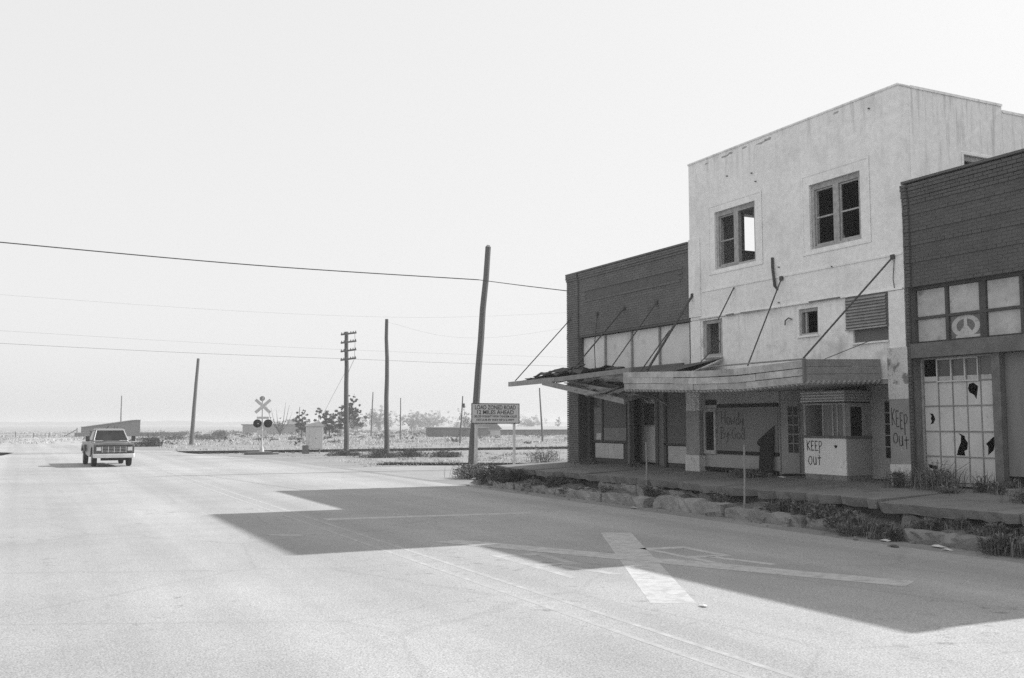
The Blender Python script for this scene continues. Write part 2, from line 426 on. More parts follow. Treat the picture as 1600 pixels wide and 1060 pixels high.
# second disused siding nearer the camera, half buried
sd = thing('siding_track', (20, 45, 0), None, None); sd['kind'] = 'structure'
def on(t, o=0): # point along the siding
    d = Vector((9.5, -6.0, 0)).normalized(); nrm = Vector((d.y, -d.x, 0)); return Vector((16.2, 47.4, 0)) + d * t + nrm * o
for o_ in (0, 1.5): MB().beam(on(0, o_) + Vector((0, 0, .04)), on(60, o_) + Vector((0, 0, .04)), .07, .08).build('rail', M_rail, sd)

# far tree line and rise on the horizon
mb = MB(); x = -400; zprev = 5
pts = []
while x < 5200:
    z = 5 + 4 * abs(math.sin(x * .0031)) * abs(math.sin(x * .0117 + 1)) + rnd.uniform(-1, 1.6); pts.append((x, z)); x += 28
for (a, za), (b, zb) in zip(pts, pts[1:]):
    ya = 2700 - a * .25; yb = 2700 - b * .25
    mb.quad((a, ya, -3), (b, yb, -3), (b, yb, zb), (a, ya, za)); mb.quad((a, ya, za), (b, yb, zb), (b, yb + 60, zb - 2), (a, ya + 60, za - 2))
    mb.quad((a, ya + 60, za - 2), (b, yb + 60, zb - 2), (b, yb + 60, -3), (a, ya + 60, -3))
mb.build('hills', M_hill, kind='structure')

# ================================================================== brick helper
def bricks(u0, u1, z0, z1, holes, off, face=16.70, Lb=.205, Hb=.062, J=.011):
    """running-bond bricks on a facade at x = face; off(u, z) pushes single bricks forward"""
    mb = MB(); j = 0; z = z0
    while z + Hb <= z1 + .001:
        u = u0 - (0 if j % 2 else .108)
        while u < u1:
            segs = [(max(u, u0), min(u + Lb, u1))]; u += Lb + J
            for h in holes:
                if h[2] - .03 < z + Hb / 2 < h[3] + .03:
                    segs = [q for p in segs for q in ((p[0], min(p[1], h[0])), (max(p[0], h[1]), p[1])) if q[1] - q[0] > .02]
            for a, b in segs:
                if b - a < .02: continue
                x = face - off((a + b) / 2, z + Hb / 2) + rnd.uniform(-.0025, .0025); q = face + .02
                n = len(mb.v)
                mb.v += [(x, a, z), (x, b, z), (x, b, z + Hb), (x, a, z + Hb), (q, a, z), (q, b, z), (q, b, z + Hb), (q, a, z + Hb)]
                mb.f.append((n, n + 1, n + 2, n + 3))
                for i in range(4): mb.f.append((n + i, n + (i + 1) % 4, n + 4 + (i + 1) % 4, n + 4 + i))
        z += Hb + J; j += 1
    return mb

# ================================================================== LEFT BRICK BUILDING
LB = thing('brick_storefront', (20, 26.2, .7), 'dark brick storefront with pale boarded transom, left of the white theater', 'building')
F = 16.7
hole = (22.70, 28.86, .70, 4.87)
MB().wall('X', F + .007, F + .32, 22.66, 29.60, .3, 7.02, [hole]).build('wall', M_mortar, LB)
def offL(u, z):
    o = 0.0
    if u > 28.87: o += .05
    if 23.05 < u < 28.58 and 6.0 < z < 6.45: o += .022          # raised border of the sign panel
    if 23.18 < u < 28.45 and 6.07 < z < 6.36: o -= .034
    if z > 6.82: o += .03
    if z > 6.92: o += .02
    if 4.87 < z < 5.0: o += .012
    return o
bricks(22.66, 28.86, .70, 7.06, [hole], offL).build('bricks', M_brick_far, LB, kind='stuff', fix=False)
bricks(28.87, 29.62, .70, 7.06, [], offL).build('pilaster_bricks', M_brick_far, LB, kind='stuff', fix=False)
boxp('coping', M_brick_far, LB, F - .07, F + .36, 22.67, 29.68, 7.06, 7.11)
MB().wall('Y', 29.28, 29.59, F + .33, 30, .3, 6.9).build('end_wall', M_brick_far, LB)
MB().wall('X', 30.0, 30.3, 22.9, 29.6, .3, 6.6).build('back_wall', M_brick_far, LB)
boxp('roof', M_tar, LB, F + .33, 30.0, 22.93, 29.27, 5.9, 6.1)
boxp('sun_gap_block', M_int, LB, F + .36, 29.9, 22.613, 22.92, .3, 6.8)  # unseen filler added to stop sun slipping between the two buildings
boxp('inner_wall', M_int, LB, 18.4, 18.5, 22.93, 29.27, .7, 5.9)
# boarded transom
for a, b_ in ((28.83, 27.42), (27.37, 25.86), (25.81, 24.36), (24.31, 22.72)):
    boxp('transom_board', M_board, LB, 16.86, 16.89, b_, a, 3.42, 4.85)
boxp('lintel', M_wood_dark, LB, 16.78, 16.98, 22.72, 28.84, 3.22, 3.40)
for y in (27.395, 25.835, 24.335): boxp('transom_mullion', M_wood_mid, LB, 16.80, 16.855, y - .03, y + .03, 3.42, 4.85)
# shop front below
SF = 17.10
boxp('corner_post', M_store, LB, 16.95, 17.15, 28.62, 28.84, .74, 3.2)
boxp('shop_window', M_glass, LB, SF, SF + .02, 28.06, 28.60, 2.55, 3.2)
boxp('boarded_pane', M_ply_mid, LB, SF - .005, SF + .02, 28.06, 28.60, 1.96, 2.54)
boxp('boarded_pane', M_ply_mid, LB, SF - .01, SF + .02, 28.06, 28.60, 1.45, 1.95)
boxp('paper_notice', M_bulk, LB, SF - .02, SF - .012, 28.12, 28.42, 1.47, 1.68)
boxp('mullion', M_store, LB, SF - .04, SF + .04, 27.98, 28.05, 1.42, 3.2)
boxp('boarded_pane', M_ply, LB, SF - .005, SF + .02, 26.62, 27.97, 1.88, 3.2)
boxp('boarded_pane', M_ply_mid, LB, SF - .01, SF + .02, 26.62, 27.97, 1.45, 1.87)
boxp('sill', M_store, LB, SF - .06, SF + .06, 26.5, 28.84, 1.385, 1.44)
boxp('bulkhead', M_store, LB, SF + .02, SF + .1, 26.5, 28.84, .70, 1.38)
boxp('bulkhead_panel', M_bulk, LB, SF - .012, SF + .015, 27.70, 28.50, .88, 1.36)
boxp('bulkhead_panel', M_bulk, LB, SF - .008, SF + .015, 26.80, 27.69, .88, 1.36)
boxp('jamb_post', M_wood_dark, LB, SF - .05, SF + .12, 26.36, 26.48, .72, 3.2)
# splayed recess and door
MB().beam((17.16, 26.42, 1.95), (17.78, 26.92, 1.95), .05, 2.45).build('recess_side', M_store, LB)
boxp('door_jamb', M_wood_dark, LB, 17.72, 17.86, 26.80, 26.92, .76, 3.0)
boxp('door_jamb', M_wood_dark, LB, 17.72, 17.86, 25.80, 25.93, .76, 3.0)
boxp('door_head', M_wood_mid, LB, 17.72, 17.86, 25.93, 26.80, 2.80, 3.0)
door = MB().wall('X', 17.78, 17.82, 25.95, 26.79, .78, 2.78, [(26.05, 26.68, 1.95, 2.63)]).build('door', M_bulk, LB)
boxp('door_pane', M_glass, door, 17.80, 17.81, 26.05, 26.68, 1.95, 2.63)
boxp('kick_panel', M_board, door, 17.765, 17.778, 26.02, 26.72, .84, 1.9)
MB().beam((17.78, 25.78, 1.95), (17.16, 24.55, 1.95), .05, 2.45).build('recess_side', M_ply_mid, LB)
boxp('side_post', M_store, LB, SF - .05, SF + .10, 24.40, 24.52, .72, 3.2)
boxp('boarded_pane', M_ply, LB, SF - .005, SF + .02, 22.97, 24.39, 1.42, 3.2)
boxp('sill', M_store, LB, SF - .05, SF + .06, 22.97, 24.52, 1.365, 1.415)
boxp('bulkhead', M_store, LB, SF + .02, SF + .1, 22.97, 24.52, .70, 1.36)
boxp('bulkhead_panel', M_bulk, LB, SF - .012, SF + .015, 23.0, 24.36, .85, 1.34)

# ================================================================== WHITE THEATER
WB = thing('white_theater', (20, 18.8, .7), 'two storey white stucco theater with empty upper windows', 'building')
W1 = (19.82, 21.48, 6.15, 7.72); W2 = (16.24, 17.85, 6.12, 7.68)
S1 = (21.26, 22.12, 3.80, 4.81); S2 = (17.69, 18.34, 4.10, 4.74); LV = (15.58, 16.60, 3.80, 4.12)
MB().wall('X', F, F + .3, 15.09, 22.63, 4.86, 9.28, [W1, W2]).build('upper_wall', M_stucco, WB)
MB().wall('X', F + .022, F + .3, 15.11, 22.61, 2.95, 4.855, [S1, S2, LV]).build('lower_wall', M_stucco_low, WB)
boxp('pilaster', M_stucco, WB, F - .03, F - .001, 22.14, 22.66, 4.95, 7.15)
boxp('pilaster', M_stucco, WB, F - .005, F + .02, 22.20, 22.64, 2.96, 4.84)
boxp('pilaster', M_stucco, WB, F - .02, F + .02, 15.085, 15.52, 2.96, 4.84)
boxp('coping', M_stucco, WB, F - .025, F + .33, 15.06, 22.66, 9.28, 9.34, bevel=.02)
boxp('string_course', M_stucco, WB, F - .018, F - .001, 15.12, 22.12, 5.60, 5.64)
MB().box(F - .035, F + .02, 15.12, 22.2, 4.855, 4.885, jit=.006).build('drip_ledge', M_stucco_side, WB)
# peeling scraps of ledge
for a, b_ in ((20.4, 19.5), (17.9, 16.9), (21.0, 20.7)):
    MB().box(F - .06, F - .036, b_, a, 4.845, 4.88, jit=.015).build('loose_ledge', M_wood_mid, WB)
for (y, z, l, h_) in ((21.0, 9.17, .14, .05), (20.75, 9.19, .1, .06), (20.2, 9.2, .12, .04), (19.55, 9.16, .2, .06), (19.25, 9.19, .13, .07), (16.9, 9.2, .12, .04), (21.8, 9.16, .08, .04)):
    MB().quad(*[(F - .0035, y + l * (math.cos(t) + rnd.uniform(-.45, .45)), z + h_ * .5 * (math.sin(t) + rnd.uniform(-.5, .5))) for t in [i * .785 for i in range(8)]]).build('spalled_patch', M_lobby, WB)
# side wall towards the camera, step down at the rear
MB().wall('Y', 15.09, 15.39, F + .305, 19.99, 2.9, 9.28, [(18.68, 19.5, 6.8, 8.0)]).build('side_wall', M_stucco_side, WB)
MB().wall('Y', 15.092, 15.39, 20.0, 31, 2.9, 9.14).build('side_wall', M_stucco_side, WB)
boxp('coping', M_stucco_side, WB, F + .34, 19.99, 15.065, 15.41, 9.28, 9.335)
boxp('coping', M_stucco_side, WB, 20.0, 31.2, 15.07, 15.41, 9.14, 9.2)
sw = MB()
for q in ((18.60, 19.58, 8.0, 8.05), (18.60, 18.65, 6.7, 8.0), (19.53, 19.58, 6.7, 8.0)): sw.box(q[0], q[1], 15.075, 15.088, q[2], q[3])
sw.build('side_window_surround', M_stucco, WB)
boxp('side_window_frame', M_frame, WB, 18.69, 18.75, 15.15, 15.22, 6.8, 7.99)
boxp('side_window_frame', M_frame, WB, 18.75, 19.49, 15.15, 15.22, 7.88, 7.99)
# far side wall with the window one sees the sky through, back wall, floors, roof
MB().wall('Y', 22.33, 22.61, F + .305, 31, 2.9, 9.2, [(18.42, 19.75, 6.95, 8.0)]).build('far_side_wall', M_stucco_side, WB)
MB().wall('X', 31.0, 31.3, 15.1, 22.6, .3, 9.1).build('back_wall', M_stucco_side, WB)
boxp('roof', M_tar, WB, F + .31, 31.0, 15.4, 22.32, 8.55, 8.7)
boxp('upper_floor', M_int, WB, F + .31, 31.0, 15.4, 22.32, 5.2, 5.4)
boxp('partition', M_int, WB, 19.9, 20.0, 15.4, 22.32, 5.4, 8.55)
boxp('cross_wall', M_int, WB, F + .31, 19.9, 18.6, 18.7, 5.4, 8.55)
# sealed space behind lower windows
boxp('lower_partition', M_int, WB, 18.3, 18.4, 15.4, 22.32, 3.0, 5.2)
boxp('lobby_ceiling', M_lobby, WB, F + .03, 18.6, 15.11, 22.61, 2.86, 2.94)
# stucco frames round the upper windows
for (a, b_, c, d) in ((19.57, 21.74, 6.05, 7.92), (15.98, 18.09, 6.02, 7.93)):
    m_ = MB(); t_ = .045
    inner = W1 if a > 18 else W2
    m_.wall('X', F - .008, F - .0005, a, b_, c, d, [(inner[0], inner[1], inner[2], inner[3])])
    m_.build('window_surround', M_stucco, WB)
    m2 = MB().wall('X', F - .018, F - .0085, a - .02, b_ + .02, c - .02, d + .02, [(a + .03, b_ - .03, c + .03, d - .03)])
    m2.build('surround_edge', M_stucco, WB)
def sash_window(W, name, open_right=False):
    y0, y1, z0, z1 = W; ym = (y0 + y1) / 2
    fr = MB().wall('X', F + .05, F + .16, y0 + .002, y1 - .002, z0 + .002, z1 - .002,
                   [(y0 + .10, ym - .09, z0 + .07, z1 - .13), (ym + .09, y1 - .10, z0 + .07, z1 - .13)]).build('window', M_frame, WB)
    for (a, b_, r_) in ((y0 + .105, ym - .095, True), (ym + .095, y1 - .105, False)):
        if r_ and open_right: continue
        zmid = (z0 + z1) / 2 - .03; za, zb = z0 + .075, z1 - .135
        MB().wall('X', F + .09, F + .125, a, b_, za, zb, [(a + .035, b_ - .035, za + .05, zmid - .018), (a + .035, b_ - .035, zmid + .018, zb - .035)]).build('sash', M_frame, fr)
        # a jagged scrap of the last pane
        if not r_ or True:
            p = rnd.uniform(.06, .2); c0 = b_ - .036
            MB().quad((F + .107, c0, za + .051), (F + .107, c0 - p, za + .051), (F + .107, c0 - .03, za + .051 + 1.3 * p), (F + .107, c0, za + .051 + 1.5 * p)).build('broken_pane', M_glass, fr)
    return fr
sash_window(W1, 'window', True); sash_window(W2, 'window')
# small windows on the lower wall
fr = MB().wall('X', F + .06, F + .2, S1[0] + .002, S1[1] - .002, S1[2] + .002, S1[3] - .002, [(S1[0] + .12, S1[1] - .12, S1[2] + .08, S1[3] - .1)]).build('window', M_frame, WB)
boxp('sash_stile', M_frame, fr, F + .08, F + .14, 21.44, 21.49, 3.89, 4.70)
MB().box(F - .03, F + .05, 21.25, 22.0, 3.74, 3.79, jit=.012).build('window_sill', M_frame, WB)
fr = MB().wall('X', F + .06, F + .16, S2[0] + .002, S2[1] - .002, S2[2] + .002, S2[3] - .002, [(S2[0] + .06, S2[1] - .06, S2[2] + .05, S2[3] - .08)]).build('window', M_frame, WB)
boxp('sash_stile', M_frame, fr, F + .08, F + .13, 18.12, 18.17, 4.16, 4.65)
boxp('window_sill', M_stucco, WB, F - .03, F + .05, 17.66, 18.37, 4.05, 4.098)
# louvred vent, its lower part torn open
lv = boxp('louvre_vent', M_wood_dark, WB, F - .012, F + .018, 15.57, 16.78, 4.125, 4.84)
z = 4.15
while z < 4.82:
    MB().quad((F - .014, 15.59, z + .05), (F - .014, 16.76, z + .05), (F - .05, 16.76, z), (F - .05, 15.59, z)).quad((F - .05, 15.59, z), (F - .05, 16.76, z), (F - .014, 16.76, z - .012), (F - .014, 15.59, z - .012)).build('slat', M_wood_mid, lv); z += .068
boxp('vent_backing', M_ply, WB, F + .07, F + .09, 15.585, 16.595, 3.805, 4.115)
boxp('vent_sill', M_stucco, WB, F - .03, F + .05, 15.56, 16.62, 3.76, 3.798)
MB().beam((F - .03, 16.78, 4.10), (F - .03, 15.57, 4.11), .03, .03).build('vent_rail', M_frame, WB)
# iron pipe stub, hooks and bolts left on the wall
MB().tube([(F - .03, 19.17, 6.13), (F - .05, 19.15, 5.9), (F - .05, 19.08, 5.40), (F + .0, 19.03, 5.32)], .035).build('pipe_stub', M_iron, WB)
MB().tube([(F, 18.55, 4.52), (F - .06, 18.6, 4.56), (F - .06, 18.72, 4.50), (F - .03, 18.76, 4.40)], .016).build('iron_hook', M_iron, WB)
for y, z in ((18.95, 5.86), (17.15, 5.62), (18.98, 4.98), (19.9, 8.45), (19.75, 8.2), (20.9, 8.6), (15.9, 9.0)):
    boxp('bolt', M_iron, WB, F - .045, F - .002 if z > 4.86 else F + .021, y - .013, y + .013, z - .013, z + .013)
MB().tube([(F - .012, 15.33, 5.5), (F - .014, 15.38, 5.1), (F - .012, 15.32, 4.7), (F - .012, 15.36, 4.3)], .008, 5).build('hanging_cable', M_iron, WB)
# piers at the ground
PL = MB().box(16.69, 17.05, 22.28, 22.90, 2.35, 2.95).build('pier', M_pier_white, WB, label='left theater pier with pale plaster head')
boxp('pier_shaft', M_pier_grey, PL, 16.68, 17.05, 22.285, 22.895, 1.14, 2.345)
MB().box(16.655, 17.05, 22.27, 22.91, .68, 1.135, jit=.006).build('pier_base', M_pier_white, PL)
PR = MB().box(16.66, 17.05, 15.04, 15.58, 2.52, 3.62, jit=.006).build('pier', M_pier, WB, label='right theater pier with peeling plaster and sprayed words')
boxp('pier_shaft', M_pier_grey, PR, 16.67, 17.05, 15.045, 15.575, 1.15, 2.515)
MB().box(16.65, 17.05, 15.03, 15.59, .66, 1.145, jit=.008).build('pier_base', M_pier_white, PR)

def ribbon(strokes, to3, wd, name, m, parent):
    """hand sprayed strokes (polylines in u right / v up) drawn as flat paint"""
    mb = MB()
    for st in strokes:
        if len(st) == 2: st = [st[0], ((st[0][0] + st[1][0]) / 2 + .01, (st[0][1] + st[1][1]) / 2), st[1]]
        # subdivide corners
        L2, R2 = [], []
        for i, p in enumerate(st):
            a = st[max(i - 1, 0)]; b = st[min(i + 1, len(st) - 1)]
            dx, dy = b[0] - a[0], b[1] - a[1]; l = math.hypot(dx, dy) or 1
            ww = wd * rnd.uniform(.85, 1.2) / 2
            L2.append((p[0] - dy / l * ww, p[1] + dx / l * ww)); R2.append((p[0] + dy / l * ww, p[1] - dx / l * ww))
        for i in range(len(st) - 1):
            mb.quad(to3(*L2[i]), to3(*L2[i + 1]), to3(*R2[i + 1]), to3(*R2[i]))
    return mb.build(name, m, parent)
GL = {  # letter strokes, unit box
 'K': [[(0, 1.05), (.05, .5), (.08, -.05)], [(.62, 1.0), (.3, .72), (.07, .5)], [(.1, .52), (.4, .25), (.68, -.02)]],
 'E': [[(0, 1), (.04, .5), (.06, 0)], [(0, 1), (.55, .98)], [(.03, .52), (.45, .54)], [(.06, 0), (.6, .04)]],
 'P': [[(0, 1), (.06, .4), (.08, -.25)], [(0, 1), (.4, 1.02), (.58, .85), (.5, .6), (.3, .48), (.04, .45)]],
 'O': [[(.35, 1), (.1, .85), (0, .5), (.08, .15), (.35, 0), (.62, .2), (.66, .6), (.55, .9), (.35, 1)]],
 'u': [[(0, .95), (.02, .35), (.12, .05), (.35, .02), (.48, .2), (.5, .95)], [(.5, .95), (.52, .4), (.56, 0)]],
 't': [[(.3, 1.15), (.3, .5), (.32, -.05)], [(0, .78), (.66, .82)]],
 'H': [[(0, 1), (.02, .5), (0, 0)], [(.55, 1.05), (.5, .5), (.5, 0)], [(0, .5), (.5, .55)]],
 'o': [[(.25, .6), (.05, .45), (.05, .15), (.25, 0), (.45, .15), (.42, .45), (.25, .6)]],
 'w': [[(0, .6), (.1, .05), (.25, .4), (.4, .05), (.52, .6)]],
 'd': [[(.42, .45), (.2, .55), (.04, .3), (.15, .02), (.42, .15)], [(.45, 1.05), (.43, .5), (.48, 0)]],
 'y': [[(0, .6), (.1, .2), (.3, .2), (.42, .55)], [(.42, .6), (.38, 0), (.2, -.4)]],
 'B': [[(.05, 1), (.08, .5), (.1, 0)], [(0, 1), (.4, .95), (.45, .7), (.1, .52)], [(.1, .52), (.5, .45), (.52, .1), (0, -.02)]],
 '-': [[(0, .35), (.3, .38)]],
 'G': [[(.5, .9), (.25, 1), (.03, .6), (.1, .1), (.4, .02), (.52, .4), (.3, .42)]],
}
def spray(text, u0, v0, h, wl, to3, wd, m, parent, gap=.3, slant=0):
    st = []; u = u0
    for ch in text:
        if ch == ' ': u += wl; continue
        wch = max(p[0] for s_ in GL[ch] for p in s_)
        for s_ in GL[ch]: st.append([(u + p[0] * wl, v0 + p[1] * h + slant * (u - u0)) for p in s_])
        u += (wch + gap) * wl
    return ribbon(st, to3, wd, 'sprayed_words', m, parent)
pf = lambda u, v: (16.666, 15.56 - u, v)
spray('KEEP', .04, 1.98, .34, .135, pf, .022, M_spray, PR, gap=.2, slant=-.42)
spray('OuT'.replace('T', 't'), .07, 1.58, .22, .17, pf, .022, M_spray, PR, gap=.25, slant=-.35)

# lobby walls below the canopy
LX = 16.86
boxp('lobby_wall', M_lobby, WB, LX, LX + .12, 19.27, 22.27, .74, 2.86)
wc = boxp('display_board', M_lobby_board, WB, LX - .03, LX - .001, 19.30, 21.66, 1.28, 2.42)
boxp('board_rail', M_black, wc, LX - .05, LX - .001, 19.28, 21.68, 2.42, 2.51)
boxp('board_rail', M_black, wc, LX - .05, LX - .001, 19.28, 21.68, 1.19, 1.28)
pd = lambda u, v: (LX - .034, 21.6 - u, v)
spray('Howdy', .10, 1.98, .34, .30, pd, .035, M_spray_old, wc, gap=.14, slant=-.05)
spray('By-God', .05, 1.60, .30, .30, pd, .035, M_spray_old, wc, gap=.12, slant=-.02)
pc = MB().wall('X', LX - .07, LX - .001, 21.72, 22.25, 1.18, 2.40, [(21.80, 22.17, 1.28, 2.31)]).build('poster_case', M_frame, WB)
boxp('poster_backing', M_int, pc, LX - .03, LX - .002, 21.80, 22.17, 1.28, 2.31)
boxp('wall_vent', M_black, WB, LX - .03, LX - .001, 21.75, 22.2, 2.50, 2.64)
boxp('baseboard', M_black, WB, LX - .015, LX - .001, 19.3, 22.27, .74, .83)
# splayed wings with the narrow glazed doors either side of the booth
def wing(a, b_, z0=.76, z1=2.86, t=.08): return MB().beam((a[0], a[1], (z0 + z1) / 2), (b_[0], b_[1], (z0 + z1) / 2), t, z1 - z0)
wing((16.92, 19.27), (17.60, 18.62)).build('lobby_wall', M_lobby, WB)
boxp('lobby_wall', M_lobby, WB, 17.56, 17.68, 15.2, 18.64, .74, 2.86)
def glazed_door(p0, p1, nrm, cols, zb=1.28, zt=2.42, w0=.35, w1=.7):
    p0 = Vector(p0); p1 = Vector(p1); d = (p1 - p0); n = Vector(nrm).normalized()
    dm = MB()
    def P(t, z, o): q = p0 + d * t + n * o; return (q.x, q.y, z)
    def slab(t0, t1, z0, z1, o0, o1):
        k = len(dm.v)
        for o in (o0, o1): dm.v += [P(t0, z0, o), P(t1, z0, o), P(t1, z1, o), P(t0, z1, o)]
        for f in ((0,1,2,3),(7,6,5,4),(0,4,5,1),(1,5,6,2),(2,6,7,3),(3,7,4,0)): dm.f.append(tuple(k + i for i in f))
    slab(0, w0, .78, 2.56, .002, .03); slab(w1, 1, .78, 2.56, .002, .03); slab(w0, w1, .78, zb, .002, .03); slab(w0, w1, zt, 2.56, .002, .03)
    for i in range(1, 5): zc = zb + (zt - zb) * i / 5; slab(w0, w1, zc - .012, zc + .012, .006, .026)
    for i in range(1, cols): tc_ = w0 + (w1 - w0) * i / cols; slab(tc_ - .02, tc_ + .02, zb, zt, .006, .026)
    o = dm.build('glazed_door', M_lobby, WB)
    dm2 = MB(); dm2.quad(P(w0, zb, .004), P(w1, zb, .004), P(w1, zt, .004), P(w0, zt, .004)); dm2.build('door_glass', mat('black door glass', .012, rough=.3, var=0, spec=.3), o)
    return o
glazed_door((16.93, 19.20, 0), (17.2, 18.94, 0), (-1, -1, 0), 2, w0=.3, w1=.95)
glazed_door((17.555, 16.68, 0), (17.555, 15.9, 0), (-1, 0, 0), 2, zb=1.22, zt=2.5, w0=.2, w1=.66)
MB().box(17.05, 17.11, 18.93, 18.99, 1.78, 1.84).build('door_knob', M_iron, WB)

# ticket booth standing in the lobby
BT = thing('ticket_booth', (17.15, 17.6, .76), 'white ticket booth with KEEP OUT sprayed on front and banded top', 'ticket booth')
bx0, bx1, by0, by1 = 16.76, 17.55, 16.96, 18.30
boxp('plinth', M_riser, BT, bx0 + .01, bx1, by0 + .01, by1 - .01, .70, .82)
fp = boxp('front_panel', M_booth_white, BT, bx0, bx0 + .03, by0, by1, .82, 1.66)
boxp('side_panel', M_booth_grey, BT, bx0 + .031, bx1, by0, by0 + .03, .82, 1.66)
boxp('far_side_panel', M_booth_grey, BT, bx0 + .031, bx1, by1 - .03, by1, .82, 1.66)
boxp('counter', M_wood_dark, BT, bx0 - .04, bx1, by0 - .04, by1 + .03, 1.66, 1.715)
pb = lambda u, v: (bx0 - .004, by1 - u, v)
spray('KEEP', .10, 1.37, .22, .155, pb, .022, M_spray, fp, gap=.22, slant=-.02)
spray('Out'.replace('O', 'O'), .14, 1.03, .2, .17, pb, .022, M_spray, fp, gap=.28, slant=.03)
MB().quad(*[(bx0 - .003, 17.27 + .045 * math.cos(t) * (1 + .4 * math.sin(3 * t)), 1.47 + .04 * math.sin(t)) for t in [i * .63 for i in range(10)]]).build('bullet_hole', M_black, fp)
# window stage
boxp('corner_post', M_frame, BT, bx0, bx0 + .07, by0, by0 + .07, 1.715, 2.47)
boxp('corner_post', M_frame, BT, bx0, bx0 + .05, by1 - .06, by1, 1.715, 2.47)
boxp('corner_post', M_frame, BT, bx1 - .06, bx1, by0, by0 + .06, 1.715, 2.47)
boxp('far_side_panel', M_booth_grey, BT, bx0 + .051, bx1, by1 - .05, by1, 1.715, 2.47)
boxp('window_board', M_ply_mid, BT, bx0 + .02, bx0 + .045, 17.36, 17.64, 1.715, 2.47)
boxp('window_board', M_ply_mid, BT, bx0 + .025, bx0 + .05, 17.04, 17.34, 1.715, 2.47)
for y in (17.66, 17.35, 17.2): boxp('window_bar', M_frame, BT, bx0 - .005, bx0 + .02, y - .018, y + .018, 1.715, 2.47)
boxp('window_head', M_frame, BT, bx0, bx0 + .04, by0 + .07, by1 - .06, 2.43, 2.47)
boxp('side_window_frame', M_frame, BT, bx0 + .07, bx0 + .17, by0 + .004, by0 + .03, 1.715, 2.47)
boxp('side_window_frame', M_frame, BT, 17.30, 17.49, by0 + .006, by0 + .03, 1.715, 2.47)
boxp('side_window_frame', M_frame, BT, bx0 + .17, 17.30, by0 + .005, by0 + .03, 2.38, 2.47)
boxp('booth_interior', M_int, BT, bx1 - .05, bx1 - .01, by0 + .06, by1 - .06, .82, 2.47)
boxp('ceiling', M_int, BT, bx0 + .02, bx1, by0 + .02, by1 - .02, 2.475, 2.5)
cr = boxp('crown', M_booth_grey, BT, bx0 - .02, bx1, by0 - .02, by1 + .02, 2.50, 2.76)
for i in range(4):
    z = 2.505 + i * .066
    mb = MB().box(bx0 - .055, bx0 - .021, by0 - .055, by1 + .03, z, z + .03).box(bx0 - .021, bx1, by0 - .055, by0 - .021, z, z + .03)
    mb.build('chrome_band', M_strip, cr)
boxp('light_box', M_black, BT, bx0 + .1, bx1 - .02, by0 + .1, by1 - .6, 2.765, 2.85)

# ================================================================== RIGHT BRICK BUILDING
RB = thing('brick_garage', (20, 11, .7), 'dark brick storefront with whitewashed panes at right of the theater', 'building')
hole = (7.35, 14.955, .60, 4.86)
SHADOW_STEP = 11.9  # unseen parapet from here on lowered to shape its shadow on the road
MB().wall('X', F + .007, F + .32, SHADOW_STEP, 15.03, .3, 7.06, [hole]).build('wall', M_mortar, RB)
MB().wall('X', F + .007, F + .32, 6.95, SHADOW_STEP - .002, .3, 6.40, [hole]).build('wall', M_mortar, RB)
def offR(u, z):
    o = 0
    if u > 14.9 or u < 7.3: o += .05
    if z > 6.62: o += .025
    if z > 6.77: o += .02
    if z > 6.92: o += .02
    if 6.36 < z < 6.44 or 6.05 < z < 6.12 or 5.72 < z < 5.8 or 5.4 < z < 5.47: o += .02
    if 4.86 < z < 4.94: o += .02
    return o
bricks(7.32, 14.885, .70, 7.08, [hole, (0, SHADOW_STEP, 6.44, 8)], offR).build('bricks', M_brick, RB, kind='stuff', fix=False)
for a, b_ in ((6.95, 7.31), (14.895, 15.03)): bricks(a, b_, .70, 7.08, [hole, (0, SHADOW_STEP, 6.44, 8)], offR).build('pilaster_bricks', M_brick, RB, kind='stuff', fix=False)
boxp('coping', M_brick, RB, F - .075, F + .36, SHADOW_STEP - .03, 15.035, 7.08, 7.13)
boxp('coping', M_brick, RB, F - .075, F + .36, 6.9, SHADOW_STEP - .04, 6.42, 6.47)
MB().wall('Y', 6.95, 7.25, F + .33, 31, .3, 6.3).build('end_wall', M_brick, RB)
boxp('roof', M_tar, RB, F + .33, 31, 7.26, 15.0, 5.9, 6.1)
MB().wall('X', 31.0, 31.3, 6.95, 15.05, .3, 6.2).build('back_wall', M_brick, RB)
boxp('sun_gap_block', M_int, RB, F + .34, 30.9, 15.002, 15.088, .3, 6.95)  # unseen filler added to block a sliver of sun across the road
boxp('sun_gap_block', M_brick, RB, F + .03, F + .335, 15.031, 15.088, .3, 6.95)  # front piece of the added sun blocker
boxp('inner_partition', M_int, RB, 19.5, 19.6, 7.3, 15.0, .3, 5.9)
boxp('floor', M_int, RB, 16.9, 19.5, 7.3, 15.0, .58, .68)
